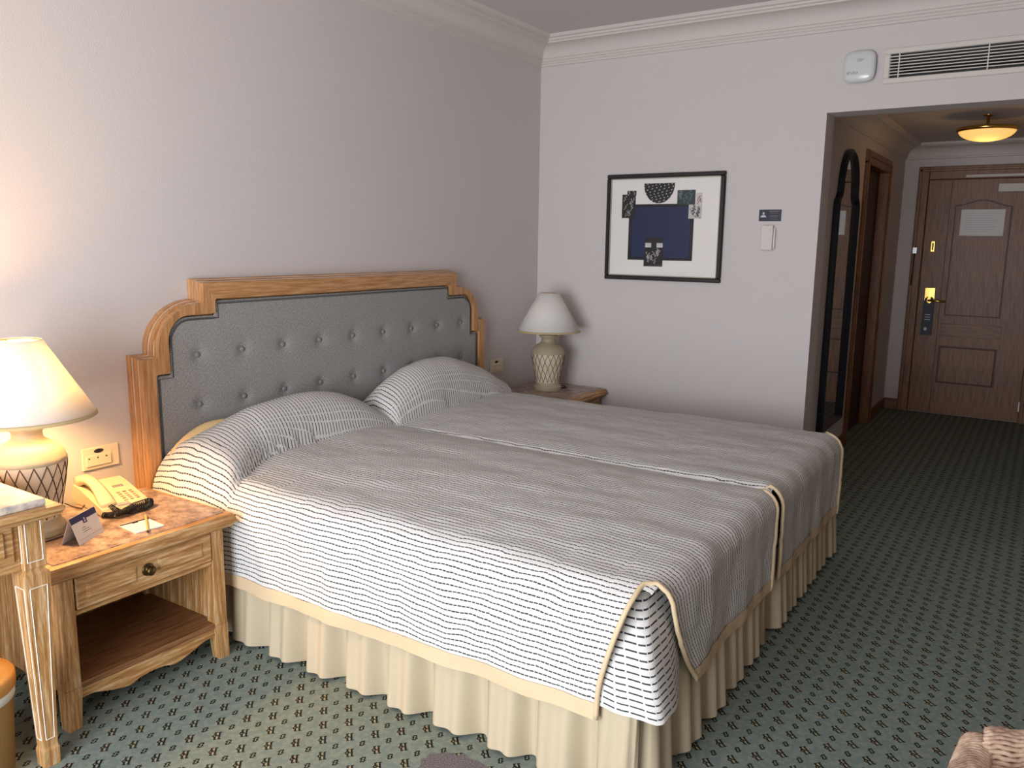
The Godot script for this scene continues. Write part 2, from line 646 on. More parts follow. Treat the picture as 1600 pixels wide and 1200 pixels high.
	s = S()
	cbox(s, v3(XR - 0.014, 0, 0.014), v3(XR, 0.09, ZE), 0.003)
	struct_(s, "baseboard_right", mats.brownz)

# ---------------------------------------------------------------- entrance hall
func build_hall() -> void:
	var xa := XR + 0.18
	var dx0 := 6.50
	var dx1 := 7.36
	walls("wall_hall_left", [[v3(xa, 0, ZH - 0.12), v3(dx0, HCEIL, ZH)], [v3(dx1, 0, ZH - 0.12), v3(XD, HCEIL, ZH)], [v3(dx0, 2.10, ZH - 0.12), v3(dx1, HCEIL, ZH)]], mats.wall)
	slab("wall_hall_right", v3(xa, 0, 3.05), v3(XD, HCEIL, 3.15), mats.wall)
	slab("wall_hall_end", v3(XD, 0, ZH - 0.12), v3(XD + 0.1, HCEIL, 3.15), mats.wall)
	slab("ceiling_hall", v3(xa, HCEIL, ZH - 0.12), v3(XD + 0.1, HCEIL + 0.02, 3.15), mats.ceiling)
	org = Vector3.ZERO
	# cornice of the hall
	var prof := [Vector2(0.0, 2.268), Vector2(0.012, 2.272), Vector2(0.012, 2.284)]
	for k in 7:
		var a := PI / 2 * k / 6.0
		prof.append(Vector2(0.018 + 0.09 * (1.0 - cos(a)), 2.288 + 0.08 * sin(a)))
	prof.append_array([Vector2(0.115, 2.374), Vector2(0.128, 2.380), Vector2(0.130, 2.40)])
	var s := S()
	for i in prof.size() - 1:
		var a: Vector2 = prof[i]
		var b: Vector2 = prof[i + 1]
		quad(s, v3(xa, a.y, ZH + a.x), v3(xa, b.y, ZH + b.x), v3(XD - b.x, b.y, ZH + b.x), v3(XD - a.x, a.y, ZH + a.x))
		quad(s, v3(XD - a.x, a.y, ZH + a.x), v3(XD - b.x, b.y, ZH + b.x), v3(XD - b.x, b.y, 3.05 - b.x), v3(XD - a.x, a.y, 3.05 - a.x))
	struct_(s, "trim_3", mats.cornice)
	s = S()
	cbox(s, v3(xa, 0, ZH), v3(6.40, 0.10, ZH + 0.014), 0.003)
	cbox(s, v3(7.46, 0, ZH), v3(XD, 0.10, ZH + 0.014), 0.003)
	struct_(s, "baseboard_hall_left", mats.brownx)
	s = S()
	cbox(s, v3(XD - 0.014, 0, ZH), v3(XD, 0.10, 1.895), 0.003)
	struct_(s, "baseboard_hall_end", mats.brownz)
	# bathroom door, dark wood, set back in its frame
	s = S()
	cbox(s, v3(dx0, 0.005, ZH - 0.10), v3(dx1, 2.10, ZH - 0.06), 0.002)
	var d2 := struct_(s, "door_2", mats.darky)
	s = S()
	for x in [[dx0 - 0.08, dx0 + 0.012], [dx1 - 0.012, dx1 + 0.08]]:
		cbox(s, v3(x[0], 0, ZH - 0.06), v3(x[1], 2.112, ZH + 0.022), 0.006)
	cbox(s, v3(dx0 - 0.08, 2.088, ZH - 0.06), v3(dx1 + 0.08, 2.19, ZH + 0.022), 0.006)
	put(s, "door_frame", mats.browny, d2)
	s = S()
	for x in [dx0 - 0.055, dx1 + 0.045]:
		cbox(s, v3(x, 0, ZH + 0.022), v3(x + 0.012, 2.14, ZH + 0.030), 0.002)
	cbox(s, v3(dx0 - 0.055, 2.14, ZH + 0.022), v3(dx1 + 0.057, 2.152, ZH + 0.030), 0.002)
	put(s, "moulding", mats.browny, d2)
	for q in [[0.25, 0.95], [1.10, 1.95]]:
		s = S()
		cbox(s, v3(dx0 + 0.14, q[0], ZH - 0.062), v3(dx1 - 0.14, q[1], ZH - 0.052), 0.006)
		put(s, "panel", mats.darky, d2)
	# entrance door in the end wall
	s = S()
	var lx := XD - 0.03
	cbox(s, v3(lx, 0.008, 1.985), v3(XD, 2.084, 2.857), 0.002)
	var d1 := struct_(s, "door_1", mats.browny)
	s = S()
	for z in [[1.895, 1.983], [2.859, 2.95]]:
		cbox(s, v3(XD - 0.055, 0, z[0]), v3(XD, 2.198, z[1]), 0.006)
		cbox(s, v3(XD - 0.068, 0, z[0] + 0.012), v3(XD - 0.05, 2.18, z[0] + 0.034), 0.004)
	cbox(s, v3(XD - 0.055, 2.086, 1.983), v3(XD, 2.198, 2.859), 0.006)
	cbox(s, v3(XD - 0.068, 2.155, 1.907), v3(XD - 0.05, 2.178, 2.94), 0.004)
	put(s, "door_frame", mats.browny, d1)
	# stiles and rails laid on the leaf, raised panels between them
	var pxf := axis_xf(v3(lx, 0, 0), Vector3(0, 0, 1), Vector3.UP)   # local x = world z, local y = up, local z = -x
	var up := PackedVector2Array([Vector2(2.205, 0.90), Vector2(2.64, 0.90), Vector2(2.64, 1.855)])
	for k in 17:
		var q := float(k) / 16.0
		up.append(Vector2(2.64 - 0.435 * q, 1.855 + 0.05 * pow(sin(PI * q), 2.0) + 0.012 * q))
	s = S()
	prism(s, up, 0.0, 0.004, pxf)
	put(s, "groove", mats.darky, d1)
	var inner := Geometry2D.offset_polygon(up, -0.012)[0]
	s = S()
	prism(s, inner, 0.0, 0.010, pxf)
	put(s, "panel", mats.browny, d1)
	s = S()
	cbox(s, v3(lx - 0.004, 0.29, 2.19), v3(lx, 0.628, 2.645), 0.001)
	put(s, "groove", mats.darky, d1)
	s = S()
	cbox(s, v3(lx - 0.010, 0.302, 2.202), v3(lx, 0.616, 2.633), 0.006)
	put(s, "panel", mats.browny, d1)
	s = S()
	cbox(s, v3(lx - 0.005, 0.715, 2.19), v3(lx, 0.83, 2.66), 0.002)
	put(s, "rail", mats.brownz, d1)
	s = S()
	for z in [2.165]:
		cbox(s, v3(lx - 0.002, 0.01, z - 0.003), v3(lx, 2.08, z + 0.003), 0.0005)
	put(s, "groove", mats.darky, d1)
	# fittings of the door
	s = S()
	cbox(s, v3(lx - 0.008, 0.968, 2.034), v3(lx, 1.142, 2.118), 0.003)
	var lock := put(s, "lock_plate", mats.brass, d1)
	s = S(true)
	tube(s, [v3(lx - 0.008, 1.03, 2.075), v3(lx - 0.05, 1.03, 2.075), v3(lx - 0.056, 1.03, 2.085), v3(lx - 0.056, 1.028, 2.15), v3(lx - 0.052, 1.024, 2.205)], 0.010, 8)
	put(s, "lever", mats.brass, lock)
	s = S()
	cbox(s, v3(lx - 0.006, 1.46, 2.045), v3(lx, 1.555, 2.078), 0.003)
	var esc := put(s, "night_latch_plate", mats.brass, d1)
	s = S()
	cbox(s, v3(lx - 0.010, 1.475, 2.056), v3(lx - 0.005, 1.54, 2.067), 0.002)
	put(s, "slot", mats.slot, esc)
	s = S()
	cbox(s, v3(lx - 0.05, 1.97, 2.52), v3(lx, 2.04, 2.80), 0.004)
	var clo := put(s, "door_closer", mats.white_paint, d1)
	s = S()
	cbox(s, v3(lx - 0.065, 2.095, 2.27), v3(lx - 0.04, 2.118, 2.80), 0.003)
	put(s, "slide_rail", mats.white_paint, clo)
	s = S()
	cbox(s, v3(XD - 0.085, 1.44, 1.905), v3(XD - 0.068, 1.50, 1.945), 0.004)
	var bolt := put(s, "security_bolt", mats.chrome, d1)
	s = S(true)
	tube(s, [v3(XD - 0.08, 1.46, 1.925), v3(XD - 0.082, 1.30, 1.922), v3(XD - 0.08, 1.16, 1.918)], 0.005, 6)
	put(s, "swing_bar", mats.antique, bolt)
	s = S()
	for y in [0.10, 1.9]:
		cbox(s, v3(lx - 0.012, y, 2.848), v3(lx + 0.004, y + 0.09, 2.868), 0.002)
	put(s, "hinge", mats.chrome, d1)

# ---------------------------------------------------------------- headboard
func head_outline(inset: float) -> PackedVector2Array:
	var cx := 2.943
	var right := [Vector2(1.155, 0.02), Vector2(1.155, 1.045), Vector2(1.085, 1.045), Vector2(1.085, 1.06)]
	for k in range(1, 13):
		var a := PI / 2 * k / 12.0
		right.append(Vector2(0.875 + 0.21 * cos(a), 1.06 + 0.19 * sin(a)))
	right.append(Vector2(0.868, 1.25))
	right.append(Vector2(0.868, 1.333))
	var inn := [Vector2(0.785, 1.238), Vector2(0.785, 1.178), Vector2(0.925, 1.178)]
	for k in range(1, 9):
		var a := PI / 2 * k / 8.0
		inn.append(Vector2(0.925 + 0.085 * sin(a), 1.093 + 0.085 * cos(a)))
	inn.append_array([Vector2(1.01, 0.952), Vector2(1.072, 0.952), Vector2(1.072, 0.02)])
	var out := PackedVector2Array()
	for p in right:
		out.append(Vector2(cx + p.x, p.y))
	for k in range(right.size() - 1, -1, -1):
		out.append(Vector2(cx - right[k].x, right[k].y))
	for k in range(inn.size() - 1, -1, -1):
		out.append(Vector2(cx - inn[k].x, inn[k].y))
	for p in inn:
		out.append(Vector2(cx + p.x, p.y))
	if inset > 0:
		# only the outer edge steps in
		var poly := Geometry2D.offset_polygon(out, -inset)[0]
		return poly
	return out

func build_headboard() -> void:
	var cx := 2.943
	var t := thing("headboard", "wide wooden headboard with stepped curved corners and buttoned grey upholstery", "headboard", v3(cx, 0, 0.0))
	var s: SurfaceTool
	# the frame in its five mitred pieces, each stepped three times towards the front
	var mirror_of := func(pl: PackedVector2Array) -> PackedVector2Array:
		var o2 := PackedVector2Array()
		for q in pl:
			o2.append(Vector2(2.0 * cx - q.x, q.y))
		return o2
	var post := PackedVector2Array([Vector2(cx - 1.3, -1), Vector2(cx - 1.3, 1.207), Vector2(cx - 1.072, 0.952), Vector2(cx - 0.95, 0.815), Vector2(cx - 0.95, -1)])
	var rail := PackedVector2Array([Vector2(cx - 1.07, 1.564), Vector2(cx - 0.785, 1.238), Vector2(cx - 0.6, 1.026), Vector2(cx + 0.6, 1.026), Vector2(cx + 0.785, 1.238), Vector2(cx + 1.07, 1.564)])
	var corner := PackedVector2Array([Vector2(cx - 1.3, 1.207), Vector2(cx - 1.072, 0.952), Vector2(cx - 0.95, 0.815), Vector2(cx - 0.6, 1.026), Vector2(cx - 0.785, 1.238), Vector2(cx - 1.07, 1.564)])
	for piece in [["post", post, mats.honeyy], ["post", mirror_of.call(post), mats.honeyy], ["top_rail", rail, mats.honeyx], ["corner_piece", corner, mats.honeyy], ["corner_piece", mirror_of.call(corner), mats.honeyy]]:
		s = S()
		for lay in [[0.0, 0.001, 0.030], [0.007, 0.030, 0.056], [0.014, 0.056, 0.086]]:
			for pl in Geometry2D.intersect_polygons(head_outline(lay[0]), piece[1]):
				prism(s, pl, lay[1], lay[2])
		put(s, piece[0], piece[2], t)
	# whitish lime left in the steps of the moulding
	for lay in [[0.0055, 0.0305], [0.0125, 0.0565]]:
		var line := []
		var ol := head_outline(0.0)
		for k in 36:
			var q := ol[k]
			line.append(v3(cx + (q.x - cx) * (1.0 - lay[0] / 1.1), q.y - lay[0] * (0.0 if k == 0 or k == 35 else 1.0), lay[1]))
		s = S(true)
		tube(s, line, 0.0013, 5)
		put(s, "lime_line", mats.inlay, t)
	# padded panel with dimples at the buttons
	var bx := []
	for k in 9:
		bx.append(2.062 + 0.2253 * k)
	var by := [1.024, 0.816, 0.608]
	var inside := PackedVector2Array()
	var fr := head_outline(0.0)
	s = S(true)
	var nx := 216
	var ny := 96
	var X0 := cx - 1.075
	var X1 := cx + 1.075
	var edge := func(x: float) -> float:     # top of the panel above x
		var d := absf(x - cx)
		if d < 0.79:
			return 1.243
		if d < 0.925:
			return 1.183
		if d < 1.008:
			var q := (d - 0.925) / 0.087
			return 1.093 + 0.09 * sqrt(maxf(0.0, 1.0 - q * q))
		return 0.957
	grid(s, nx, ny, func(i: int, j: int) -> Vector3:
		var x := X0 + (X1 - X0) * i / nx
		var y := lerpf(0.3, edge.call(x), float(j) / ny)
		var z := 0.074
		var rim: float = minf(minf(x - X0, X1 - x), edge.call(x) - y)
		z -= 0.006 * exp(-rim / 0.010)
		for a in bx:
			for b in by:
				var dx: float = x - a
				var dy: float = y - b
				var d2 := dx * dx + dy * dy
				if d2 < 0.02:
					z -= 0.013 * exp(-d2 / 0.0007) + 0.004 * exp(-d2 / 0.004)
		return v3(x, y, z),
		func(i: int, j: int) -> Vector2:
			var x := X0 + (X1 - X0) * i / nx
			return Vector2(x, lerpf(0.3, edge.call(x), float(j) / ny)))
	put(s, "upholstery", mats.upholstery, t)
	# dark piping along the inner edge
	s = S(true)
	var path := []
	var inn := [Vector2(1.066, 0.3), Vector2(1.066, 0.946), Vector2(1.004, 0.946), Vector2(1.004, 1.09)]
	for k in range(1, 8):
		var a := PI / 2 * k / 7.0
		inn.append(Vector2(0.92 + 0.084 * cos(a), 1.09 + 0.082 * sin(a)))
	inn.append_array([Vector2(0.779, 1.172), Vector2(0.779, 1.232)])
	for p in inn:
		path.append(v3(cx + p.x, p.y, 0.0725))
	for k in range(inn.size() - 1, -1, -1):
		path.append(v3(cx - inn[k].x, inn[k].y, 0.0725))
	tube(s, path, 0.0042, 6)
	put(s, "piping", mats.piping, t)
	var one: Mesh = null
	for b in by:
		for a in bx:
			var o: MeshInstance3D
			if one == null:
				s = S(true)
				org = Vector3.ZERO
				lathe(s, Vector3.ZERO, [Vector2(0.0115, -0.004), Vector2(0.0115, 0.001), Vector2(0.009, 0.004), Vector2(0.0, 0.0055)], 14)
				o = put(s, "button", mats.button, t)
				one = o.mesh
			else:
				o = MeshInstance3D.new()
				o.mesh = one
				o.material_override = mats.button
				o.name = "button"
				t.add_child(o, true)
			o.transform = Transform3D(Basis(Vector3.RIGHT, PI / 2), v3(a - cx, b, 0.064))

# ---------------------------------------------------------------- beds
# A spread on a bed from x0 to x1: across = distance from the left edge, along = distance from the head end; past an edge the cloth turns down.
var B := {}

func spread_at(a: float, b: float, off := 0.0) -> Vector3:
	var W: float = B.x1 - B.x0
	var L: float = B.L
	var x: float = B.x0 + clampf(a, 0.0, W)
	var z: float = 0.095 + clampf(b, 0.0, L)
	var y: float = B.top
	# gentle crown
	var ca := clampf(a, 0.0, W) / W
	var cb := clampf(b, 0.0, L) / L
	y += 0.018 * (1.0 - pow(absf(2.0 * ca - 1.0), 3.0)) * (1.0 - pow(cb, 8.0))
	var nrm := Vector3.UP
	# drops
	var da := 0.0
	var sa := 0.0
	if a < 0:
		da = -a
		sa = -1.0
	elif a > W:
		da = a - W
		sa = 1.0
	var db := maxf(b - L, 0.0)
	var ra: float = B.rl if sa < 0 else B.rr
	var rb := 0.075
	if da > 0:
		var th := minf(da / ra, PI / 2)
		x += sa * ra * sin(th)
		y -= ra * (1.0 - cos(th)) + maxf(0.0, da - ra * PI / 2)
		nrm = Vector3(sa * sin(th), cos(th), 0)
	if db > 0:
		var th := minf(db / rb, PI / 2)
		z += rb * sin(th)
		y -= rb * (1.0 - cos(th)) + maxf(0.0, db - rb * PI / 2)
		nrm = Vector3(nrm.x, cos(th) * nrm.y, sin(th)).normalized()
	# pillow under the cloth
	var zc: float = curve(x, B.cx, B.cz)
	var h: float = curve(x, B.hx, B.hy)
	var q := (z - 0.095) / (zc - 0.095)
	if q < 1.0:
		var f := 0.0
		if q > 0.4:
			f = sqrt(maxf(0.0, 1.0 - pow((q - 0.4) / 0.6, 2.0)))
		else:
			f = 1.0 - 0.4 * pow((0.4 - q) / 0.4, 2.0)
		if da > 0:
			var g := clampf(1.0 - (da - 0.03) / 0.22, 0.0, 1.0)
			y += h * f * g
			x += sa * 0.020 * f * (1.0 - 0.5 * g)
		else:
			y += h * f
	# wrinkles: long soft folds along the bed, small puckers
	var nz: FastNoiseLite = B.noise
	var flat := 1.0 if q > 1.05 else 0.55
	var d := 0.010 * nz.get_noise_2d(a * 210.0, b * 70.0) + 0.0045 * nz.get_noise_2d(a * 700.0 + 300.0, b * 420.0) * flat
	if db > 0.05 or da > 0.05:
		var deep := maxf(da, db)
		d += 0.012 * (deep / 0.4) * nz.get_noise_2d(600.0 + (a if db > da else b) * 330.0, deep * 40.0)
	# quilting seams across the stripes
	var sm := absf(fposmod(b + 0.02 * nz.get_noise_2d(a * 120.0, 900.0), 0.17) - 0.085)
	d -= 0.0028 * exp(-sm * sm / 0.00003)
	return v3(x, y, z) + nrm * (d + off)

func slit_z(da: float) -> float:      # how far the side panel draws back from the corner
	return 0.07 * smoothstep(0.05, 0.42, da)

func build_bed(idx: int) -> void:
	var names := ["near", "far"]
	var x0: float = B.x0
	var x1: float = B.x1
	var W := x1 - x0
	var L: float = B.L
	var D: float = B.D
	var xo0: float = x0 - B.rl
	var xo1: float = x1 + B.rr
	var DS := [B.Dl, B.Dr]
	var lab_b := ["divan bed with pleated cream skirt, standing next to the nightstand with the telephone", "divan bed with pleated cream skirt, standing on the hall side of the pair"]
	var bed := thing("bed", lab_b[idx], "bed", v3((x0 + x1) / 2, 0, 1.1), "pair of beds pushed together")
	var s := S()
	cbox(s, v3(xo0 + 0.12, 0.06, 0.10), v3(xo1 - 0.12, 0.34, 2.08), 0.02)
	put(s, "base", mats.skirt, bed)
	s = S()
	cbox(s, v3(xo0 + 0.045, 0.345, 0.10), v3(xo1 - 0.045, B.top - 0.02, 2.13), 0.07)
	put(s, "mattress", mats.paper, bed)
	# skirt: pleats all the way round three sides
	rng.seed = 20 + idx
	var path := []          # plan points and outward directions
	var xs0 := xo0 + 0.030
	var xs1 := xo1 - 0.030
	var zs := 2.175
	var step := 0.0075
	var k := 0.12
	while k < zs:
		path.append([v3(xs0, 0, k), Vector3(-1, 0, 0)])
		k += step
	for c in 5:
		var a := PI / 2 * c / 4.0
		path.append([v3(xs0 + 0.03 * (1 - sin(a)), 0, zs + 0.02 * sin(a)), Vector3(-cos(a), 0, sin(a))])
	k = xs0 + 0.03
	while k < xs1 - 0.03:
		path.append([v3(k, 0, zs + 0.02), Vector3(0, 0, 1)])
		k += step
	for c in 5:
		var a := PI / 2 * c / 4.0
		path.append([v3(xs1 - 0.03 * (1 - sin(a)), 0, zs + 0.02 * cos(a)), Vector3(sin(a), 0, cos(a))])
	k = zs
	while k > 0.12:
		path.append([v3(xs1, 0, k), Vector3(1, 0, 0)])
		k -= step
	# pleat phase runs with irregular lengths
	var ph := []
	var at := 0.0
	var len_now := 0.19
	var start := 0.0
	var amp := 1.0
	for i in path.size():
		if at - start >= len_now:
			start = at
			len_now = rng.randf_range(0.155, 0.215)
			amp = rng.randf_range(0.75, 1.25)
		ph.append([(at - start) / len_now, amp])
		at += step
	s = S(true)
	var inner := idx == 0
	grid(s, path.size() - 1, 16, func(i: int, j: int) -> Vector3:
		var p: Array = path[i]
		var f := float(j) / 16.0            # 0 at the top, 1 at the floor
		var u: float = ph[i][0]
		var am: float = ph[i][1]
		var wave: float = 0.62 * sin(TAU * u - 0.6) + 0.38 * sin(2.0 * TAU * u + 0.5)
		if u > 0.93:
			wave -= 1.1 * (1.0 - absf(u - 0.965) / 0.035)
		var o := lerpf(0.012, 0.042, pow(f, 0.8)) * wave * am + 0.012 * f
		var x_only: Vector3 = p[1]
		if (inner and x_only.x > 0.5) or (not inner and x_only.x < -0.5):
			o = -0.004
		return p[0] + x_only * o + v3(0, 0.345 - f * 0.333 + 0.008 * f * wave, 0),
		func(i: int, j: int) -> Vector2: return Vector2(i * step, j * 0.02))
	put(s, "skirt", mats.skirt, bed)

	# bedspread
	var lab_s := ["white quilted bedspread with dark dashed stripes, on the bed next to the telephone nightstand", "white quilted bedspread with dark dashed stripes, on the bed on the hall side"]
	var sp := thing("bedspread", lab_s[idx], "bedspread", v3((x0 + x1) / 2, 0.24, 1.1), "striped bedspreads")
	var na := 150
	var nb := 230
	var a_of := func(i: int) -> float:
		return lerpf(-DS[0], W + DS[1], float(i) / na)
	var b_of := func(j: int) -> float:
		return lerpf(0.0, L + D, float(j) / nb)
	var place := func(a: float, b: float, off: float) -> Vector3:
		var da := maxf(-a, a - W)
		var bb := b
		if da > 0.05:
			bb = b * (L - slit_z(da)) / L if b <= L else b
		var aa := a
		var db := b - L
		if db > 0.05:
			var far := 0.21 * pow(clampf(db / 0.41, 0.0, 1.0), 1.8)
			var near_gap := 0.03 * smoothstep(0.05, 0.42, db)
			var pl := far if idx == 0 else near_gap
			var pr := near_gap
			aa = lerpf(pl, W - pr, clampf(a / W, 0, 1)) if a >= 0 and a <= W else a
		return spread_at(aa, bb, off)
	var nz2: FastNoiseLite = B.noise
	# cells that lie past both edges are cut away: the corner is open
	var ia := []
	var jb := []
	for i in na + 1:
		ia.append(a_of.call(i))
	for j in nb + 1:
		jb.append(b_of.call(j))
	# move grid lines onto the edges so that the slits are clean
	var snap := func(list: Array, val: float) -> void:
		var best := 0
		for i in list.size():
			if absf(list[i] - val) < absf(list[best] - val):
				best = i
		list[best] = val
	for val in [0.0, W]:
		snap.call(ia, val)
	snap.call(jb, L)
	s = S(true)
	grid(s, na, nb, func(i: int, j: int) -> Vector3: return place.call(ia[i], jb[j], 0.0),
		func(i: int, j: int) -> Vector2: return Vector2(jb[j] / 0.288, (ia[i] + 0.004 * nz2.get_noise_2d(ia[i] * 900.0, jb[j] * 900.0) + 0.006 * nz2.get_noise_2d(ia[i] * 250.0, jb[j] * 300.0)) / 0.288 + 0.02),
		func(i: int, j: int) -> bool:
			var am: float = (ia[i] + ia[i + 1]) / 2
			var bm: float = (jb[j] + jb[j + 1]) / 2
			var da := maxf(-am, am - W)
			return not (da > 0 and bm > L and maxf(da, bm - L) > 0.045))
	put(s, "cover", mats.cover, sp)
	# hem bands of cream cloth
	var hem := 0.044
	for side in 2:
		s = S(true)
		grid(s, 4, 150, func(i: int, j: int) -> Vector3:
			var a: float = -DS[side] - 0.004 + (hem + 0.004) * i / 4.0
			if side == 1:
				a = W - a
			return place.call(a, 0.12 + (L - 0.12) * j / 150.0, 0.0035),
			func(i: int, j: int) -> Vector2: return Vector2(i, j))
		put(s, "hem_band", mats.cream, sp)
	s = S(true)
	grid(s, 100, 4, func(i: int, j: int) -> Vector3: return place.call(W * (0.002 + 0.996 * i / 100.0), L + D + 0.004 - (hem + 0.004) * j / 4.0, 0.0035),
		func(i: int, j: int) -> Vector2: return Vector2(i, j))
	put(s, "hem_band", mats.cream, sp)
	# bound edges of the corner slits
	for side in 2:
		var e1 := []
		var e2 := []
		for q in 22:
			var d := 0.03 + (D - 0.03) * q / 21.0
			var ds: float = 0.03 + (DS[side] - 0.03) * q / 21.0
			e1.append(place.call(-ds if side == 0 else W + ds, L, 0.002))
			e2.append(place.call(0.0 if side == 0 else W, L + d, 0.002))
		e1.reverse()
		s = S(true)
		tube(s, e1 + e2, 0.0075, 7)
		put(s, "edge_binding", mats.cream, sp)
		# the striped piece that hangs inside the open corner
		s = S(true)
		var sx := -1.0 if side == 0 else 1.0
		var xe: float = x0 if side == 0 else x1
		var rs: float = B.rl if side == 0 else B.rr
		var prow := []
		for q in 27:
			var w := float(q) / 26.0
			var p: Vector3
			if w < 0.42:
				p = v3(xe + sx * (rs - 0.016), 0, L - 0.07 + (0.085 + 0.07 + 0.008) * w / 0.42)
			elif w > 0.58:
				p = v3(xe - sx * 0.34 * (w - 0.58) / 0.42 + sx * (rs - 0.05), 0, L + 0.095 + 0.042)
			else:
				var c := (w - 0.42) / 0.16 * PI / 2
				p = v3(xe + sx * (rs - 0.05 + 0.034 * cos(c)), 0, L + 0.095 + 0.008 + 0.034 * sin(c))
			prow.append(p)
		var outward := Vector3(sx, 0, 1).normalized()
		grid(s, 26, 20, func(i: int, j: int) -> Vector3:
			var f := float(j) / 20.0
			var p: Vector3 = prow[i]
			var inward: float = rs * 0.85 * pow(1.0 - f, 3.0)
			if idx != 0 or side != 0:
				return p + v3(-sx * (inward + 0.01), B.top - 0.03 - f * 0.30, -0.02 - 0.05 * pow(1.0 - f, 3.0))
			var w := i / 26.0
			var push := v3(0.0, 0, 0.070 * pow(f, 1.2) * smoothstep(0.15, 0.55, w) * (1.0 - 0.95 * smoothstep(0.64, 0.94, w))) + v3(-0.008 * f, 0, 0)
			return p + push + v3(inward, B.top - 0.03 - f * 0.305 + 0.003 * sin(i * 1.3) * f, -0.05 * pow(1.0 - f, 3.0)),
			func(i: int, j: int) -> Vector2: return Vector2(i * 0.03, j * 0.31 / 20.0 / 0.288))
		put(s, "corner_insert", mats.cover, sp)

func pillow(idx: int) -> void:
	# the pillow under the spread: only its cream back edge looks out
	var labs := ["cream pillow edge peeping out behind the striped spread beside the lit lamp", "cream pillow under the striped spread of the hall-side bed"]
	var x0: float = B.x0
	var x1: float = B.x1
	var t := thing("pillow", labs[idx], "pillow", v3((x0 + x1) / 2, B.top, 0.2), "pillows under the spreads")
	var s := S(true)
	var n := 40
	grid(s, n, 14, func(i: int, j: int) -> Vector3:
		var x := lerpf(x0 - B.rl + 0.05, x1 + B.rr - 0.05, float(i) / n)
		var h: float = curve(x, B.hx, B.hy)
		var th := PI * j / 14.0 * 2.0
		var endk := sqrt(clampf(1.0 - pow(absf(2.0 * i / n - 1.0), 6.0), 0.02, 1.0))
		var peep := 0.5 if idx == 1 else lerpf(0.52, 0.36, smoothstep(2.0, 2.25, x))
		if idx == 1:
			peep = 0.36
		return v3(x, B.top + 0.012 + h * peep * (1.0 + sin(th)) * endk, 0.132 - 0.036 * cos(th) * endk),
		func(i: int, j: int) -> Vector2: return Vector2(i, j))
	put(s, "pillowcase", mats.pillow, t)

func build_beds() -> void:
	var nz := FastNoiseLite.new()
	nz.noise_type = FastNoiseLite.TYPE_SIMPLEX_SMOOTH
	nz.frequency = 0.01
	nz.fractal_octaves = 2
	B = {"x0": 1.943, "x1": 2.945, "rl": 0.14, "rr": 0.022, "top": 0.605, "L": 2.05, "Dl": 0.45, "Dr": 0.383, "D": 0.415, "noise": nz,
		"cx": [1.80, 1.90, 2.12, 2.45, 2.95, 3.0], "cz": [0.545, 0.50, 0.39, 0.34, 0.33, 0.32],
		"hx": [1.78, 1.95, 2.15, 2.35, 2.52, 2.70, 2.85, 2.97], "hy": [0.085, 0.12, 0.158, 0.185, 0.192, 0.165, 0.115, 0.05]}
	nz.seed = 3
	build_bed(0)
	pillow(0)
	B = {"x0": 2.996, "x1": 4.02, "rl": 0.022, "rr": 0.12, "top": 0.605, "L": 2.05, "Dl": 0.383, "Dr": 0.44, "D": 0.415, "noise": nz,
		"cx": [2.95, 3.2, 3.5, 3.85, 4.15], "cz": [0.36, 0.36, 0.345, 0.335, 0.29],
		"hx": [2.95, 3.05, 3.2, 3.35, 3.5, 3.7, 3.9, 4.05, 4.15], "hy": [0.11, 0.17, 0.222, 0.245, 0.24, 0.20, 0.13, 0.07, 0.03]}
	nz.seed = 4
	build_bed(1)
	pillow(1)

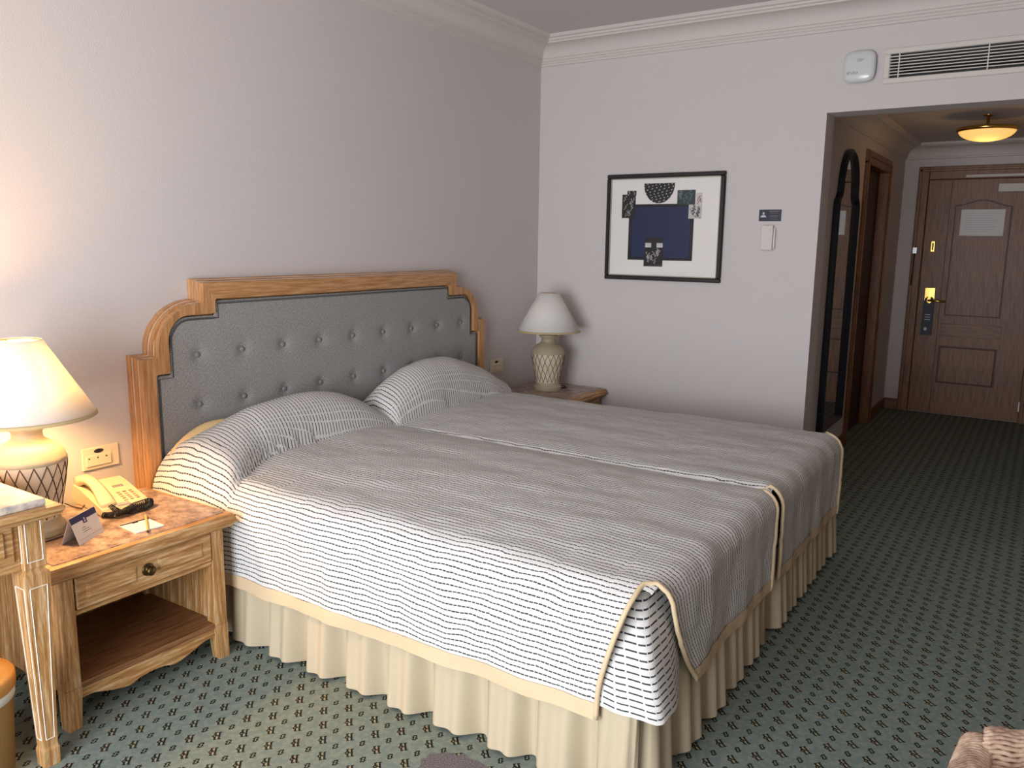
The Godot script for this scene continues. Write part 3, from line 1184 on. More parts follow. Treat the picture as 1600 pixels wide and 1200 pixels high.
# ---------------------------------------------------------------- nightstands
func build_nightstands() -> void:
	var x0 := 1.154
	var x1 := 1.738
	var zb := 0.135
	var zf := 0.612
	var g := "pair of oak nightstands"
	var t := thing("nightstand", "limed oak nightstand with marble top and one drawer, holding the telephone", "nightstand", v3((x0 + x1) / 2, 0, (zb + zf) / 2), g)
	var s: SurfaceTool
	# legs, the feet splayed a little
	for sx in [0, 1]:
		for sz in [0, 1]:
			var xa: float = x0 if sx == 0 else x1 - 0.05
			var za: float = zb if sz == 0 else zf - 0.05
			s = S()
			cbox(s, v3(xa, 0.13, za), v3(xa + 0.05, 0.497, za + 0.05), 0.003)
			var fx := -0.006 if sx == 0 else 0.006
			var fz := -0.004 if sz == 0 else 0.006
			var top := [v3(xa, 0.132, za), v3(xa + 0.05, 0.132, za), v3(xa + 0.05, 0.132, za + 0.05), v3(xa, 0.132, za + 0.05)]
			var bot := []
			for p in top:
				var c := v3(xa + 0.025, 0, za + 0.025)
				bot.append(v3(c.x + (p.x - c.x) * 0.82 + fx, 0.0, c.z + (p.z - c.z) * 0.82 + fz))
			for q in 4:
				quad(s, top[q], bot[q], bot[(q + 1) % 4], top[(q + 1) % 4])
			quad(s, bot[0], bot[3], bot[2], bot[1])
			put(s, "leg", mats.limedy, t)
	# sides and back
	for x in [x0 + 0.012, x1 - 0.03]:
		s = S()
		cbox(s, v3(x, 0.11, zb + 0.04), v3(x + 0.018, 0.495, zf - 0.04), 0.001)
		put(s, "side_panel", mats.limedy, t)
	s = S()
	cbox(s, v3(x0 + 0.03, 0.11, zb + 0.01), v3(x1 - 0.03, 0.495, zb + 0.022), 0.001)
	put(s, "back_panel", mats.browny, t)
	s = S()
	cbox(s, v3(x0 + 0.03, 0.121, zb + 0.02), v3(x1 - 0.03, 0.141, zf - 0.004), 0.004)
	put(s, "shelf", mats.brownx, t)
	# scalloped apron
	var ap := PackedVector2Array([Vector2(x0 + 0.045, 0.121), Vector2(x1 - 0.045, 0.121)])
	var xs := [x1 - 0.045, x1 - 0.09, 1.60, 1.53, 1.49, 1.447, 1.40, 1.36, 1.29, x0 + 0.09, x0 + 0.045]
	var ys := [0.088, 0.088, 0.072, 0.056, 0.066, 0.070, 0.066, 0.056, 0.072, 0.088, 0.088]
	for k in 41:
		var x := lerpf(x1 - 0.045, x0 + 0.045, k / 40.0)
		var rx := xs.duplicate()
		var ry := ys.duplicate()
		rx.reverse()
		ry.reverse()
		ap.append(Vector2(x, curve(x, rx, ry)))
	s = S()
	prism(s, ap, zf - 0.03, zf - 0.012)
	put(s, "apron", mats.limedx, t)
	# drawer case, drawer with two raised fields, knob
	s = S()
	cbox(s, v3(x0 + 0.03, 0.365, zb + 0.03), v3(x1 - 0.03, 0.492, zf - 0.02), 0.001)
	put(s, "drawer_case", mats.limedx, t)
	s = S()
	cbox(s, v3(x0 + 0.05, 0.362, zf - 0.03), v3(x1 - 0.05, 0.378, zf - 0.004), 0.003)
	put(s, "rail", mats.limedx, t)
	s = S()
	cbox(s, v3(1.208, 0.380, zf - 0.02), v3(1.685, 0.484, zf + 0.004), 0.004)
	var dr := put(s, "drawer", mats.limedx, t)
	for q in [[1.236, 1.408], [1.476, 1.652]]:
		s = S()
		var lo := v3(q[0], 0.402, zf + 0.003)
		var hi := v3(q[1], 0.462, zf + 0.003)
		var dz := v3(0, 0, 0.007)
		var c := [lo, v3(hi.x, lo.y, lo.z), hi, v3(lo.x, hi.y, lo.z)]
		var e := [lo + v3(0.012, 0.012, 0) + dz, v3(hi.x - 0.012, lo.y + 0.012, lo.z) + dz, hi - v3(0.012, 0.012, 0) + dz, v3(lo.x + 0.012, hi.y - 0.012, lo.z) + dz]
		for k in 4:
			quad(s, c[k], e[k], e[(k + 1) % 4], c[(k + 1) % 4])
		quad(s, e[0], e[3], e[2], e[1])
		put(s, "raised_field", mats.limedx, dr)
	s = S(true)
	org = Vector3.ZERO
	lathe(s, Vector3.ZERO, [Vector2(0.021, 0.0), Vector2(0.021, 0.003), Vector2(0.017, 0.005), Vector2(0.008, 0.006), Vector2(0.007, 0.014), Vector2(0.015, 0.018), Vector2(0.016, 0.023), Vector2(0.010, 0.028), Vector2(0.0, 0.029)], 20)
	var kn := put(s, "knob", mats.antique, dr)
	org = t.position
	kn.transform = Transform3D(Basis(Vector3.RIGHT, PI / 2), v3(1.442, 0.433, zf + 0.004) - org)
	# top: oak edge with marble let in
	s = S()
	var mx0 := 1.112
	var mx1 := 1.776
	var mz0 := 0.10
	var mz1 := 0.652
	var rim := [[0.0, 0.512], [0.006, 0.520], [0.006, 0.527], [0.014, 0.540], [0.030, 0.543], [0.036, 0.543]]
	for k in rim.size() - 1:
		var a: Array = rim[k]
		var b: Array = rim[k + 1]
		var ca := [v3(mx0 + a[0], a[1], mz0 + a[0]), v3(mx1 - a[0], a[1], mz0 + a[0]), v3(mx1 - a[0], a[1], mz1 - a[0]), v3(mx0 + a[0], a[1], mz1 - a[0])]
		var cb := [v3(mx0 + b[0], b[1], mz0 + b[0]), v3(mx1 - b[0], b[1], mz0 + b[0]), v3(mx1 - b[0], b[1], mz1 - b[0]), v3(mx0 + b[0], b[1], mz1 - b[0])]
		for q in 4:
			quad(s, ca[q], ca[(q + 1) % 4], cb[(q + 1) % 4], cb[q])
	cbox(s, v3(mx0 + 0.012, 0.494, mz0 + 0.012), v3(mx1 - 0.012, 0.5125, mz1 - 0.012), 0.003)
	cbox(s, v3(mx0, 0.508, mz0), v3(mx1, 0.5125, mz1), 0.001)
	put(s, "top_frame", mats.limedx, t)
	s = S()
	cbox(s, v3(mx0 + 0.034, 0.513, mz0 + 0.034), v3(mx1 - 0.034, 0.546, mz1 - 0.034), 0.003)
	put(s, "marble_top", mats.marble, t)
	# the other nightstand, in the corner
	var o: Node3D = t.duplicate()
	o.name = numbered("nightstand")
	add_child(o)
	o.position = v3(4.490, 0, t.position.z - 0.072)
	o.set_meta("label", "oak nightstand with marble top in the room corner, under the unlit lamp")

# ---------------------------------------------------------------- desk with bin
func build_desk() -> void:
	var x1 := 1.075
	var x0 := 0.02
	var zf := 0.735
	var zb := 0.14
	var t := thing("desk", "limed oak desk with pale marble top and tapered inlaid legs", "desk", v3((x0 + x1) / 2, 0, (zb + zf) / 2))
	var s: SurfaceTool
	for sx in [0, 1]:
		for sz in [0, 1]:
			var cx: float = x0 + 0.03 if sx == 0 else x1 - 0.03
			var cz: float = zb + 0.03 if sz == 0 else zf - 0.03
			s = S()
			cbox(s, v3(cx - 0.03, 0.602, cz - 0.03), v3(cx + 0.03, 0.742, cz + 0.03), 0.002)
			var rings := [[0.602, 0.026], [0.594, 0.026], [0.585, 0.034], [0.563, 0.034], [0.06, 0.0195], [0.05, 0.0225], [0.0, 0.0215]]
			for k in rings.size() - 1:
				var a: Array = rings[k]
				var b: Array = rings[k + 1]
				for q in 4:
					var d0 := [Vector2(-1, -1), Vector2(1, -1), Vector2(1, 1), Vector2(-1, 1)][q] as Vector2
					var d1 := [Vector2(1, -1), Vector2(1, 1), Vector2(-1, 1), Vector2(-1, -1)][q] as Vector2
					quad(s, v3(cx + d0.x * a[1], a[0], cz + d0.y * a[1]), v3(cx + d0.x * b[1], b[0], cz + d0.y * b[1]), v3(cx + d1.x * b[1], b[0], cz + d1.y * b[1]), v3(cx + d1.x * a[1], a[0], cz + d1.y * a[1]))
			quad(s, v3(cx - 0.0215, 0, cz - 0.0215), v3(cx - 0.0215, 0, cz + 0.0215), v3(cx + 0.0215, 0, cz + 0.0215), v3(cx + 0.0215, 0, cz - 0.0215))
			var leg := put(s, "leg", mats.limedy, t)
			# white inlay lines on the four faces
			s = S()
			for f in 4:
				var nrm := Vector3(0, 0, 1).rotated(Vector3.UP, PI / 2 * f)
				var rt := Vector3(1, 0, 0).rotated(Vector3.UP, PI / 2 * f)
				var c := v3(cx, 0, cz)
				var line := func(p: Vector3, q: Vector3) -> void:
					tube(s, [p, q], 0.0013, 4)
				var hb := 0.0205
				var b4 := []
				for q in [[-1, 0.735], [1, 0.735], [1, 0.622], [-1, 0.622]]:
					b4.append(c + nrm * 0.0302 + rt * (hb * q[0]) + v3(0, q[1], 0))
				for q in [1, 2, 3]:
					line.call(b4[q], b4[(q + 1) % 4])
				var l4 := []
				for q in [[-1, 0.548, 0.0230, 0.0337], [1, 0.548, 0.0230, 0.0337], [1, 0.085, 0.0115, 0.0203], [-1, 0.085, 0.0115, 0.0203]]:
					l4.append(c + nrm * (q[3] + 0.0002) + rt * (q[2] * q[0]) + v3(0, q[1], 0))
				for q in 4:
					line.call(l4[q], l4[(q + 1) % 4])
			put(s, "inlay", mats.inlay, leg)
	s = S()
	cbox(s, v3(x0 + 0.05, 0.60, zf - 0.052), v3(x1 - 0.06, 0.742, zf - 0.018), 0.002)
	put(s, "front_rail", mats.limedx, t)
	s = S()
	cbox(s, v3(x0 + 0.09, 0.628, zf - 0.022), v3(x1 - 0.075, 0.735, zf - 0.010), 0.004)
	var dr := put(s, "drawer", mats.limedx, t)
	s = S()
	cbox(s, v3(x0 + 0.12, 0.650, zf - 0.014), v3(x1 - 0.10, 0.722, zf - 0.004), 0.007)
	put(s, "raised_field", mats.limedx, dr)
	s = S()
	cbox(s, v3(x1 - 0.05, 0.60, zb + 0.05), v3(x1 - 0.02, 0.742, zf - 0.05), 0.002)
	put(s, "side_rail", mats.limedz, t)
	s = S()
	cbox(s, v3(x0 + 0.02, 0.60, zb + 0.05), v3(x0 + 0.05, 0.742, zf - 0.05), 0.002)
	put(s, "side_rail", mats.limedz, t)
	s = S()
	cbox(s, v3(x0 + 0.04, 0.30, zb + 0.005), v3(x1 - 0.05, 0.742, zb + 0.025), 0.002)
	put(s, "back_panel", mats.browny, t)
	s = S()
	cbox(s, v3(x0 - 0.035, 0.742, zb - 0.03), v3(x1 + 0.035, 0.752, zf + 0.028), 0.003)
	cbox(s, v3(x0 - 0.045, 0.752, zb - 0.035), v3(x1 + 0.045, 0.772, zf + 0.038), 0.006)
	put(s, "top_frame", mats.limedx, t)
	s = S()
	cbox(s, v3(x0 - 0.02, 0.772, zb - 0.03), v3(x1 + 0.008, 0.794, zf + 0.006), 0.003)
	put(s, "marble_top", mats.marble_pale, t)
	# waste bin under the desk
	var bc := v3(0.882, 0, 0.60)
	var b := thing("waste_bin", "tan cylindrical waste bin with an orange rim under the desk", "waste bin", bc)
	s = S(true)
	lathe(s, bc, [Vector2(0.0, 0.004), Vector2(0.105, 0.004), Vector2(0.107, 0.0), Vector2(0.11, 0.01), Vector2(0.125, 0.262)], 40)
	put(s, "body", mats.bin, b)
	s = S(true)
	lathe(s, bc, [Vector2(0.1255, 0.235), Vector2(0.1275, 0.236), Vector2(0.1285, 0.262), Vector2(0.127, 0.264)], 40)
	put(s, "bag_edge", mats.bag, b)
	s = S(true)
	lathe(s, bc, [Vector2(0.129, 0.262), Vector2(0.132, 0.266), Vector2(0.132, 0.296), Vector2(0.127, 0.302), Vector2(0.080, 0.302), Vector2(0.074, 0.296), Vector2(0.074, 0.262)], 40)
	put(s, "rim", mats.bin_rim, b)
	s = S(true)
	lathe(s, bc, [Vector2(0.0, 0.02), Vector2(0.10, 0.02), Vector2(0.118, 0.262)], 40)
	put(s, "lining", mats.bin, b)

# ---------------------------------------------------------------- bedside lamps
func make_lamp(at: Vector3, label: String, lit: bool) -> Node3D:
	var t := thing("table_lamp", label, "lamp", at, "ceramic bedside lamps")
	t.scale = Vector3(1.0, 1.07, 1.0)
	var s := S(true)
	lathe(s, at, [Vector2(0.0, 0.0), Vector2(0.088, 0.0), Vector2(0.091, 0.006), Vector2(0.088, 0.014), Vector2(0.091, 0.020), Vector2(0.088, 0.028), Vector2(0.078, 0.034), Vector2(0.0775, 0.052)], 48)
	put(s, "foot", mats.ceramic_band, t)
	s = S(true)
	var vase := [Vector2(0.077, 0.05), Vector2(0.083, 0.085), Vector2(0.094, 0.14), Vector2(0.104, 0.19), Vector2(0.1075, 0.225)]
	lathe(s, at, vase, 48)
	put(s, "vase", mats.ceramic, t)
	s = S(true)
	lathe(s, at, [Vector2(0.1075, 0.225), Vector2(0.109, 0.228), Vector2(0.109, 0.236), Vector2(0.106, 0.24), Vector2(0.100, 0.256), Vector2(0.082, 0.275), Vector2(0.055, 0.290), Vector2(0.046, 0.298), Vector2(0.044, 0.315), Vector2(0.048, 0.322), Vector2(0.058, 0.327), Vector2(0.059, 0.336), Vector2(0.054, 0.340), Vector2(0.012, 0.342)], 48)
	put(s, "shoulder", mats.ceramic_band, t)
	# crossing dark lines scratched round the belly
	s = S(true)
	var rad := func(y: float) -> float: return curve(y, [0.05, 0.085, 0.14, 0.19, 0.225], [0.077, 0.083, 0.094, 0.104, 0.1075])
	for k in 18:
		for sg in [-1.0, 1.0]:
			var pts := []
			for q in 13:
				var y := 0.055 + 0.170 * q / 12.0
				var a: float = TAU * (k + 0.5) / 18.0 + sg * (q / 12.0 - 0.5) * TAU / 18.0 * 2.0
				var r: float = rad.call(y) + 0.0003
				pts.append(at + v3(r * cos(a), y, r * sin(a)))
			tube(s, pts, 0.0018, 4)
	put(s, "lattice", mats.lattice, t)
	s = S(true)
	lathe(s, at, [Vector2(0.012, 0.338), Vector2(0.012, 0.372), Vector2(0.016, 0.374), Vector2(0.016, 0.44), Vector2(0.0, 0.442)], 16)
	put(s, "bulb_holder", mats.brass, t)
	s = S(true)
	lathe(s, at, [Vector2(0.0, 0.440), Vector2(0.014, 0.442), Vector2(0.016, 0.46), Vector2(0.028, 0.485), Vector2(0.030, 0.505), Vector2(0.022, 0.525), Vector2(0.0, 0.533)], 20)
	put(s, "bulb", mats.bulb if lit else mats.bulb_off, t)
	s = S(true)
	lathe(s, at, [Vector2(0.205, 0.365), Vector2(0.066, 0.592), Vector2(0.0645, 0.592), Vector2(0.2035, 0.365), Vector2(0.205, 0.365)], 64)
	var sh := put(s, "shade", mats.shade, t)
	s = S(true)
	lathe(s, at, [Vector2(0.2045, 0.359), Vector2(0.2075, 0.360), Vector2(0.204, 0.370), Vector2(0.2025, 0.369), Vector2(0.2045, 0.359)], 64)
	put(s, "trim", mats.shade_trim, sh)
	s = S(true)
	var ringp := []
	for k in 24:
		var a := TAU * k / 24.0
		ringp.append(at + v3(0.064 * cos(a), 0.588, 0.064 * sin(a)))
	tube(s, ringp, 0.002, 5, true)
	for k in 3:
		var a := TAU * k / 3.0 + 0.4
		tube(s, [at + v3(0.012 * cos(a), 0.565, 0.012 * sin(a)), at + v3(0.064 * cos(a), 0.588, 0.064 * sin(a))], 0.0014, 5)
	tube(s, [at + v3(0, 0.533, 0), at + v3(0, 0.57, 0)], 0.003, 5)
	put(s, "carrier", mats.brass, sh)
	return t

func build_lamps() -> void:
	var at := v3(1.257, 0.546, 0.30)
	make_lamp(at, "lit ceramic table lamp with a scratched lattice vase, beside the telephone", true)
	var o := OmniLight3D.new()
	o.name = "bedside_bulb_light"
	add_child(o)
	o.position = at + v3(0, 0.53, 0)
	o.light_color = rgb(255, 200, 128)
	o.light_energy = 0.95
	o.light_size = 0.07
	o.omni_range = 15.0
	o.omni_attenuation = 2.0
	o.shadow_enabled = true
	make_lamp(v3(4.52, 0.546, 0.285), "unlit ceramic table lamp with a white shade in the room corner", false)
	# cords
	org = Vector3.ZERO
	var s := S(true)
	tube(s, [v3(1.158, 0.549, 0.40), v3(1.20, 0.549, 0.416), v3(1.26, 0.549, 0.412), v3(1.325, 0.549, 0.405), v3(1.40, 0.549, 0.36), v3(1.47, 0.549, 0.27), v3(1.50, 0.549, 0.17)], 0.0028, 6)
	tag(put(s, "lamp_cord", mats.cord_brown), "dark brown flex running across the marble behind the tent card", "cord")
	s = S(true)
	tube(s, [v3(4.60, 0.549, 0.33), v3(4.64, 0.552, 0.36), v3(4.665, 0.556, 0.33), v3(4.67, 0.549, 0.26), v3(4.66, 0.549, 0.14)], 0.0035, 6)
	tag(put(s, "lamp_cord", mats.black), "black flex behind the unlit lamp in the corner", "cord")

# ---------------------------------------------------------------- things on the nightstand
func build_bedside_things() -> void:
	var Y := 0.546
	# telephone: body a wedge, front edge low, handset lying along its left side
	var ph := thing("telephone", "cream corded telephone with its handset resting on the left", "telephone", v3(1.56, Y, 0.215))
	var fw := Vector3(-0.145, 0, 0.99).normalized()       # towards the front
	var rt := Vector3(0.99, 0, 0.145).normalized()
	var c := v3(1.562, Y, 0.215)
	var P := func(u: float, y: float, v: float) -> Vector3: return c + rt * u + fw * v + v3(0, y, 0)
	var s := S()
	var hw := 0.083
	var side := [Vector2(-0.125, 0.004), Vector2(0.135, 0.004), Vector2(0.142, 0.018), Vector2(0.136, 0.026), Vector2(-0.06, 0.062), Vector2(-0.112, 0.066), Vector2(-0.128, 0.054)]
	var xf := Transform3D(Basis(fw, Vector3.UP, -rt), c)
	var poly := PackedVector2Array(side)
	prism(s, poly, -hw, hw, xf)
	put(s, "body", mats.phone, ph)
	for u in [-0.06, 0.06]:
		for v in [-0.1, 0.11]:
			s = S()
			cbox(s, v3(u - 0.01, -0.0, v - 0.01), v3(u + 0.01, 0.005, v + 0.01), 0.001, Transform3D(Basis(rt, Vector3.UP, fw), c))
			put(s, "foot", mats.black, ph)
	var slope := atan2(0.036, 0.196)
	var face := Transform3D(Basis(rt, Vector3.UP.rotated(rt, slope), fw.rotated(rt, slope)), P.call(0, 0.0444, 0.036))
	# keys
	var keymesh: Mesh = null
	for r in 5:
		for k in 3:
			var o: MeshInstance3D
			if keymesh == null:
				s = S()
				var keep := org
				org = Vector3.ZERO
				cbox(s, v3(-0.006, -0.001, -0.0045), v3(0.006, 0.0035, 0.0045), 0.001)
				o = put(s, "key", mats.key, ph)
				org = keep
				keymesh = o.mesh
			else:
				o = MeshInstance3D.new()
				o.mesh = keymesh
				o.material_override = mats.key
				o.name = "key"
				ph.add_child(o, true)
			o.transform = face * Transform3D(Basis(), v3(0.015 + k * 0.021, 0.001, -0.005 + r * 0.0165))
			o.position -= ph.position
	s = S()
	cbox(s, v3(0.018, -0.001, -0.068), v3(0.056, 0.0015, -0.050), 0.001, face)
	put(s, "name_strip", mats.print_grey, ph)
	s = S()
	cbox(s, v3(-0.03, -0.006, 0.075), v3(0.02, 0.004, 0.100), 0.004, face)
	put(s, "cradle", mats.phone_grey, ph)
	# handset
	s = S(true)
	var hp := []
	for k in 15:
		var q := float(k) / 14.0
		hp.append(P.call(-0.052, 0.088 - 0.052 * q + 0.028 * sin(PI * q), -0.115 + 0.235 * q))
	for k in 14:
		var e0 := 0.5 + 0.5 * cos(TAU * k / 14.0)
		var e1 := 0.5 + 0.5 * cos(TAU * (k + 1) / 14.0)
		var a: Vector3 = hp[k]
		var b: Vector3 = hp[k + 1]
		var wa := lerpf(0.020, 0.027, e0)
		var wb := lerpf(0.020, 0.027, e1)
		var ta := lerpf(0.014, 0.034, pow(e0, 2.0))
		var tb := lerpf(0.014, 0.034, pow(e1, 2.0))
		var A := [a - rt * wa, a + rt * wa, a + rt * wa * 0.9 - v3(0, ta, 0), a - rt * wa * 0.9 - v3(0, ta, 0), a - rt * wa * 0.6 + v3(0, 0.007, 0), a + rt * wa * 0.6 + v3(0, 0.007, 0)]
		var Bq := [b - rt * wb, b + rt * wb, b + rt * wb * 0.9 - v3(0, tb, 0), b - rt * wb * 0.9 - v3(0, tb, 0), b - rt * wb * 0.6 + v3(0, 0.007, 0), b + rt * wb * 0.6 + v3(0, 0.007, 0)]
		for e in [[0, 4], [4, 5], [5, 1], [1, 2], [2, 3], [3, 0]]:
			quad(s, A[e[0]], A[e[1]], Bq[e[1]], Bq[e[0]])
		if k == 0:
			quad(s, A[0], A[3], A[2], A[1])
			quad(s, A[0], A[1], A[5], A[4])
		if k == 13:
			quad(s, Bq[0], Bq[1], Bq[2], Bq[3])
			quad(s, Bq[0], Bq[4], Bq[5], Bq[1])
	put(s, "handset", mats.phone, ph)
	# coiled black cord lying along the front
	s = S(true)
	var coil := []
	var line := [P.call(-0.05, 0.030, 0.125), P.call(-0.035, 0.014, 0.158), P.call(0.0, 0.012, 0.168), P.call(0.05, 0.012, 0.160), P.call(0.078, 0.014, 0.148), P.call(0.088, 0.020, 0.130)]
	var back := [P.call(0.07, 0.028, 0.146), P.call(0.02, 0.028, 0.158), P.call(-0.02, 0.022, 0.176), P.call(-0.055, 0.012, 0.172), P.call(-0.085, 0.012, 0.14)]
	line.append_array(back)
	var turns := 64
	for k in turns * 8 + 1:
		var q := float(k) / (turns * 8) * (line.size() - 1)
		var i := mini(int(q), line.size() - 2)
		var p: Vector3 = (line[i] as Vector3).lerp(line[i + 1], q - i)
		var dir: Vector3 = ((line[i + 1] as Vector3) - line[i]).normalized()
		var n1: Vector3 = dir.cross(Vector3.UP).normalized()
		var n2: Vector3 = n1.cross(dir)
		var w := TAU * k / 8.0
		coil.append(p + (n1 * cos(w) + n2 * sin(w)) * 0.009)
	tube(s, coil, 0.0021, 5)
	put(s, "coiled_cord", mats.black, ph)
	s = S(true)
	tube(s, [P.call(-0.08, 0.012, -0.02), P.call(-0.098, 0.006, 0.0), P.call(-0.11, 0.0035, -0.06), P.call(-0.115, 0.0035, -0.11)], 0.0025, 6)
	put(s, "line_cord", mats.cord_brown, ph)
	# tent card
	var a0 := v3(1.262, Y, 0.500)
	var a1 := v3(1.374, Y, 0.440)
	var al := (a1 - a0).normalized()
	var ou := al.cross(Vector3.UP).normalized()
	if ou.z < 0:
		ou = -ou
	var tc := thing("tent_card", "folded white tent card with a navy band, standing beside the lamp", "card", a0)
	var hgt := 0.085
	var len := 0.132
	var spread := 0.030
	var ridge := a0 + v3(0, hgt, 0)
	for sg in [1.0, -1.0]:
		var foot: Vector3 = a0 + ou * spread * sg
		var upv := (ridge - foot).normalized()
		var nf := al.cross(upv).normalized()
		if nf.dot(ou * sg) < 0:
			nf = -nf
		var xfm := Transform3D(Basis(al, upv, nf), foot)
		var sl := (ridge - foot).length()
		s = S()
		cbox(s, v3(0, 0, -0.0012), v3(len, sl, 0), 0.0002, xfm)
		put(s, "leaf", mats.paper, tc)
		s = S()
		cbox(s, v3(0, sl - 0.022, 0), v3(len, sl, 0.0004), 0.0001, xfm)
		cbox(s, v3(len * 0.5 - 0.010, sl - 0.034, 0), v3(len * 0.5 + 0.010, sl - 0.014, 0.0005), 0.0001, xfm)
		put(s, "navy_band", mats.navy, tc)
		s = S()
		cbox(s, v3(len * 0.5 - 0.005, sl - 0.030, 0.0004), v3(len * 0.5 + 0.005, sl - 0.026, 0.0008), 0.0001, xfm)
		cbox(s, v3(len * 0.5 - 0.003, sl - 0.024, 0.0004), v3(len * 0.5 + 0.003, sl - 0.017, 0.0008), 0.0001, xfm)
		put(s, "emblem", mats.silver_print, tc)
		s = S()
		for q in [[0.040, 0.060, 0.044], [0.040, 0.072, 0.037], [0.040, 0.080, 0.030]]:
			cbox(s, v3(q[0], q[2], 0), v3(q[1], q[2] + 0.0018, 0.0004), 0.0001, xfm)
		cbox(s, v3(0.012, 0.013, 0), v3(len - 0.004, 0.0138, 0.0003), 0.0001, xfm)
		put(s, "print", mats.print_grey, tc)
	# note pad and pencil
	var np := v3(1.489, Y, 0.522)
	var pr := Vector3(0.098, 0, 0.008).normalized()
	var pf := Vector3(-0.008, 0, 0.098).normalized()
	var pxf := Transform3D(Basis(pr, Vector3.UP, pf), np)
	var pad := thing("note_pad", "small white note pad with a navy header on the marble", "note pad", np)
	s = S()
	cbox(s, v3(-0.049, 0, -0.054), v3(0.049, 0.004, 0.054), 0.0004, pxf)
	put(s, "sheets", mats.paper, pad)
	s = S()
	cbox(s, v3(-0.049, 0.004, -0.054), v3(0.049, 0.0044, -0.044), 0.0001, pxf)
	cbox(s, v3(-0.012, 0.004, -0.046), v3(0.008, 0.0044, -0.036), 0.0001, pxf)
	put(s, "header", mats.navy_dark, pad)
	var pc := thing("pencil", "short wooden pencil lying across the note pad", "pencil", v3(1.503, Y + 0.008, 0.53))
	s = S()
	var pa := v3(1.548, Y + 0.0085, 0.452)
	var pb := v3(1.462, Y + 0.0085, 0.598)
	tube(s, [pa, pb], 0.0040, 6)
	put(s, "shaft", mats.pencil, pc)
	s = S(true)
	tube(s, [pb, pb + (pb - pa).normalized() * 0.006], 0.0040, 6)
	put(s, "end_cap", mats.antique, pc)
	s = S(true)
	tube(s, [pa, pa - (pb - pa).normalized() * 0.012], 0.0040, 6, false, 0.0006)
	put(s, "tip", mats.limedx, pc)

# ---------------------------------------------------------------- things on the bedroom walls
func socket(at: Vector3, w: float, label: String) -> void:
	var t := thing("wall_socket", label, "socket", at, "sockets beside the headboard")
	var s := S()
	cbox(s, at + v3(-w / 2, -0.043, 0.0), at + v3(w / 2, 0.043, 0.009), 0.003)
	put(s, "plate", mats.socket, t)
	s = S()
	cbox(s, at + v3(-w / 2 + 0.012, -0.028, 0.008), at + v3(w / 2 - 0.035, 0.014, 0.015), 0.002)
	put(s, "cover_flap", mats.socket, t)
	s = S(true)
	var el := PackedVector2Array()
	for k in 20:
		el.append(Vector2(cos(TAU * k / 20.0) * 0.019, sin(TAU * k / 20.0) * 0.008))
	prism(s, el, 0.008, 0.0105, Transform3D(Basis(), at + v3(-0.008, 0.027, 0)))
	put(s, "badge", mats.black, t)
	for k in 3:
		s = S()
		cbox(s, at + v3(-w / 2 + 0.02 + k * 0.034, 0.0, 0.0145), at + v3(-w / 2 + 0.026 + k * 0.034, 0.006, 0.0156), 0.0005)
		put(s, "screw", mats.antique, t)

func art_image() -> Image:
	var w := 512
	var h := 432
	var im := Image.create(w, h, false, Image.FORMAT_RGB8)
	im.fill(rgb(246, 242, 236))
	rng.seed = 61
	# big blue field with dark edges, faint ruled lines
	im.fill_rect(Rect2i(92, 114, 306, 246), rgb(10, 12, 18))
	im.fill_rect(Rect2i(108, 126, 274, 222), rgb(14, 30, 80))
	for k in 34:
		var y := 130 + k * 6 + rng.randi_range(-1, 1)
		for x in range(112, 380):
			if rng.randf() < 0.55:
				im.set_pixel(x, y, rgb(36, 56, 108))
	# dark pieces round it with pale figures
	var fig := func(r: Rect2i, back: Color, pale: Color, n: int) -> void:
		im.fill_rect(r, back)
		for k in n:
			var cx := rng.randi_range(r.position.x + 8, r.end.x - 8)
			var cy := rng.randi_range(r.position.y + 8, r.end.y - 10)
			var lean := rng.randf_range(-0.6, 0.6)
			for q in 26:
				var px := int(cx + lean * (q - 13) + 3.0 * sin(q * 0.5 + k))
				var py := cy + q - 13
				for e in rng.randi_range(2, 5):
					if r.has_point(Vector2i(px + e, py)):
						im.set_pixel(px + e, py, pale)
	fig.call(Rect2i(56, 70, 66, 104), rgb(26, 26, 26), rgb(190, 188, 182), 9)
	fig.call(Rect2i(80, 54, 44, 20), rgb(26, 26, 26), rgb(190, 188, 182), 2)
	fig.call(Rect2i(176, 258, 84, 98), rgb(24, 24, 24), rgb(205, 203, 198), 0)
	im.fill_rect(Rect2i(176, 284, 84, 20), rgb(212, 210, 204))
	im.fill_rect(Rect2i(205, 276, 26, 40), rgb(24, 24, 24))
	fig.call(Rect2i(172, 306, 90, 82), rgb(24, 24, 24), rgb(205, 203, 198), 12)
	fig.call(Rect2i(318, 56, 82, 62), rgb(44, 62, 66), rgb(110, 130, 128), 10)
	fig.call(Rect2i(372, 118, 60, 60), rgb(206, 204, 198), rgb(50, 54, 58), 12)
	fig.call(Rect2i(402, 70, 30, 54), rgb(214, 210, 204), rgb(150, 84, 74), 3)
	for y in range(24, 112):
		for x in range(160, 304):
			var dx := (x - 232) / 72.0
			var dy := (y - 28) / 82.0
			if dx * dx + dy * dy < 1.0:
				var v := sin(x * 0.33 + 2.0 * sin(y * 0.12)) + 0.6 * sin(y * 0.5 + x * 0.11)
				im.set_pixel(x, y, rgb(206, 204, 198) if v > 1.15 else rgb(24, 24, 24))
	return im

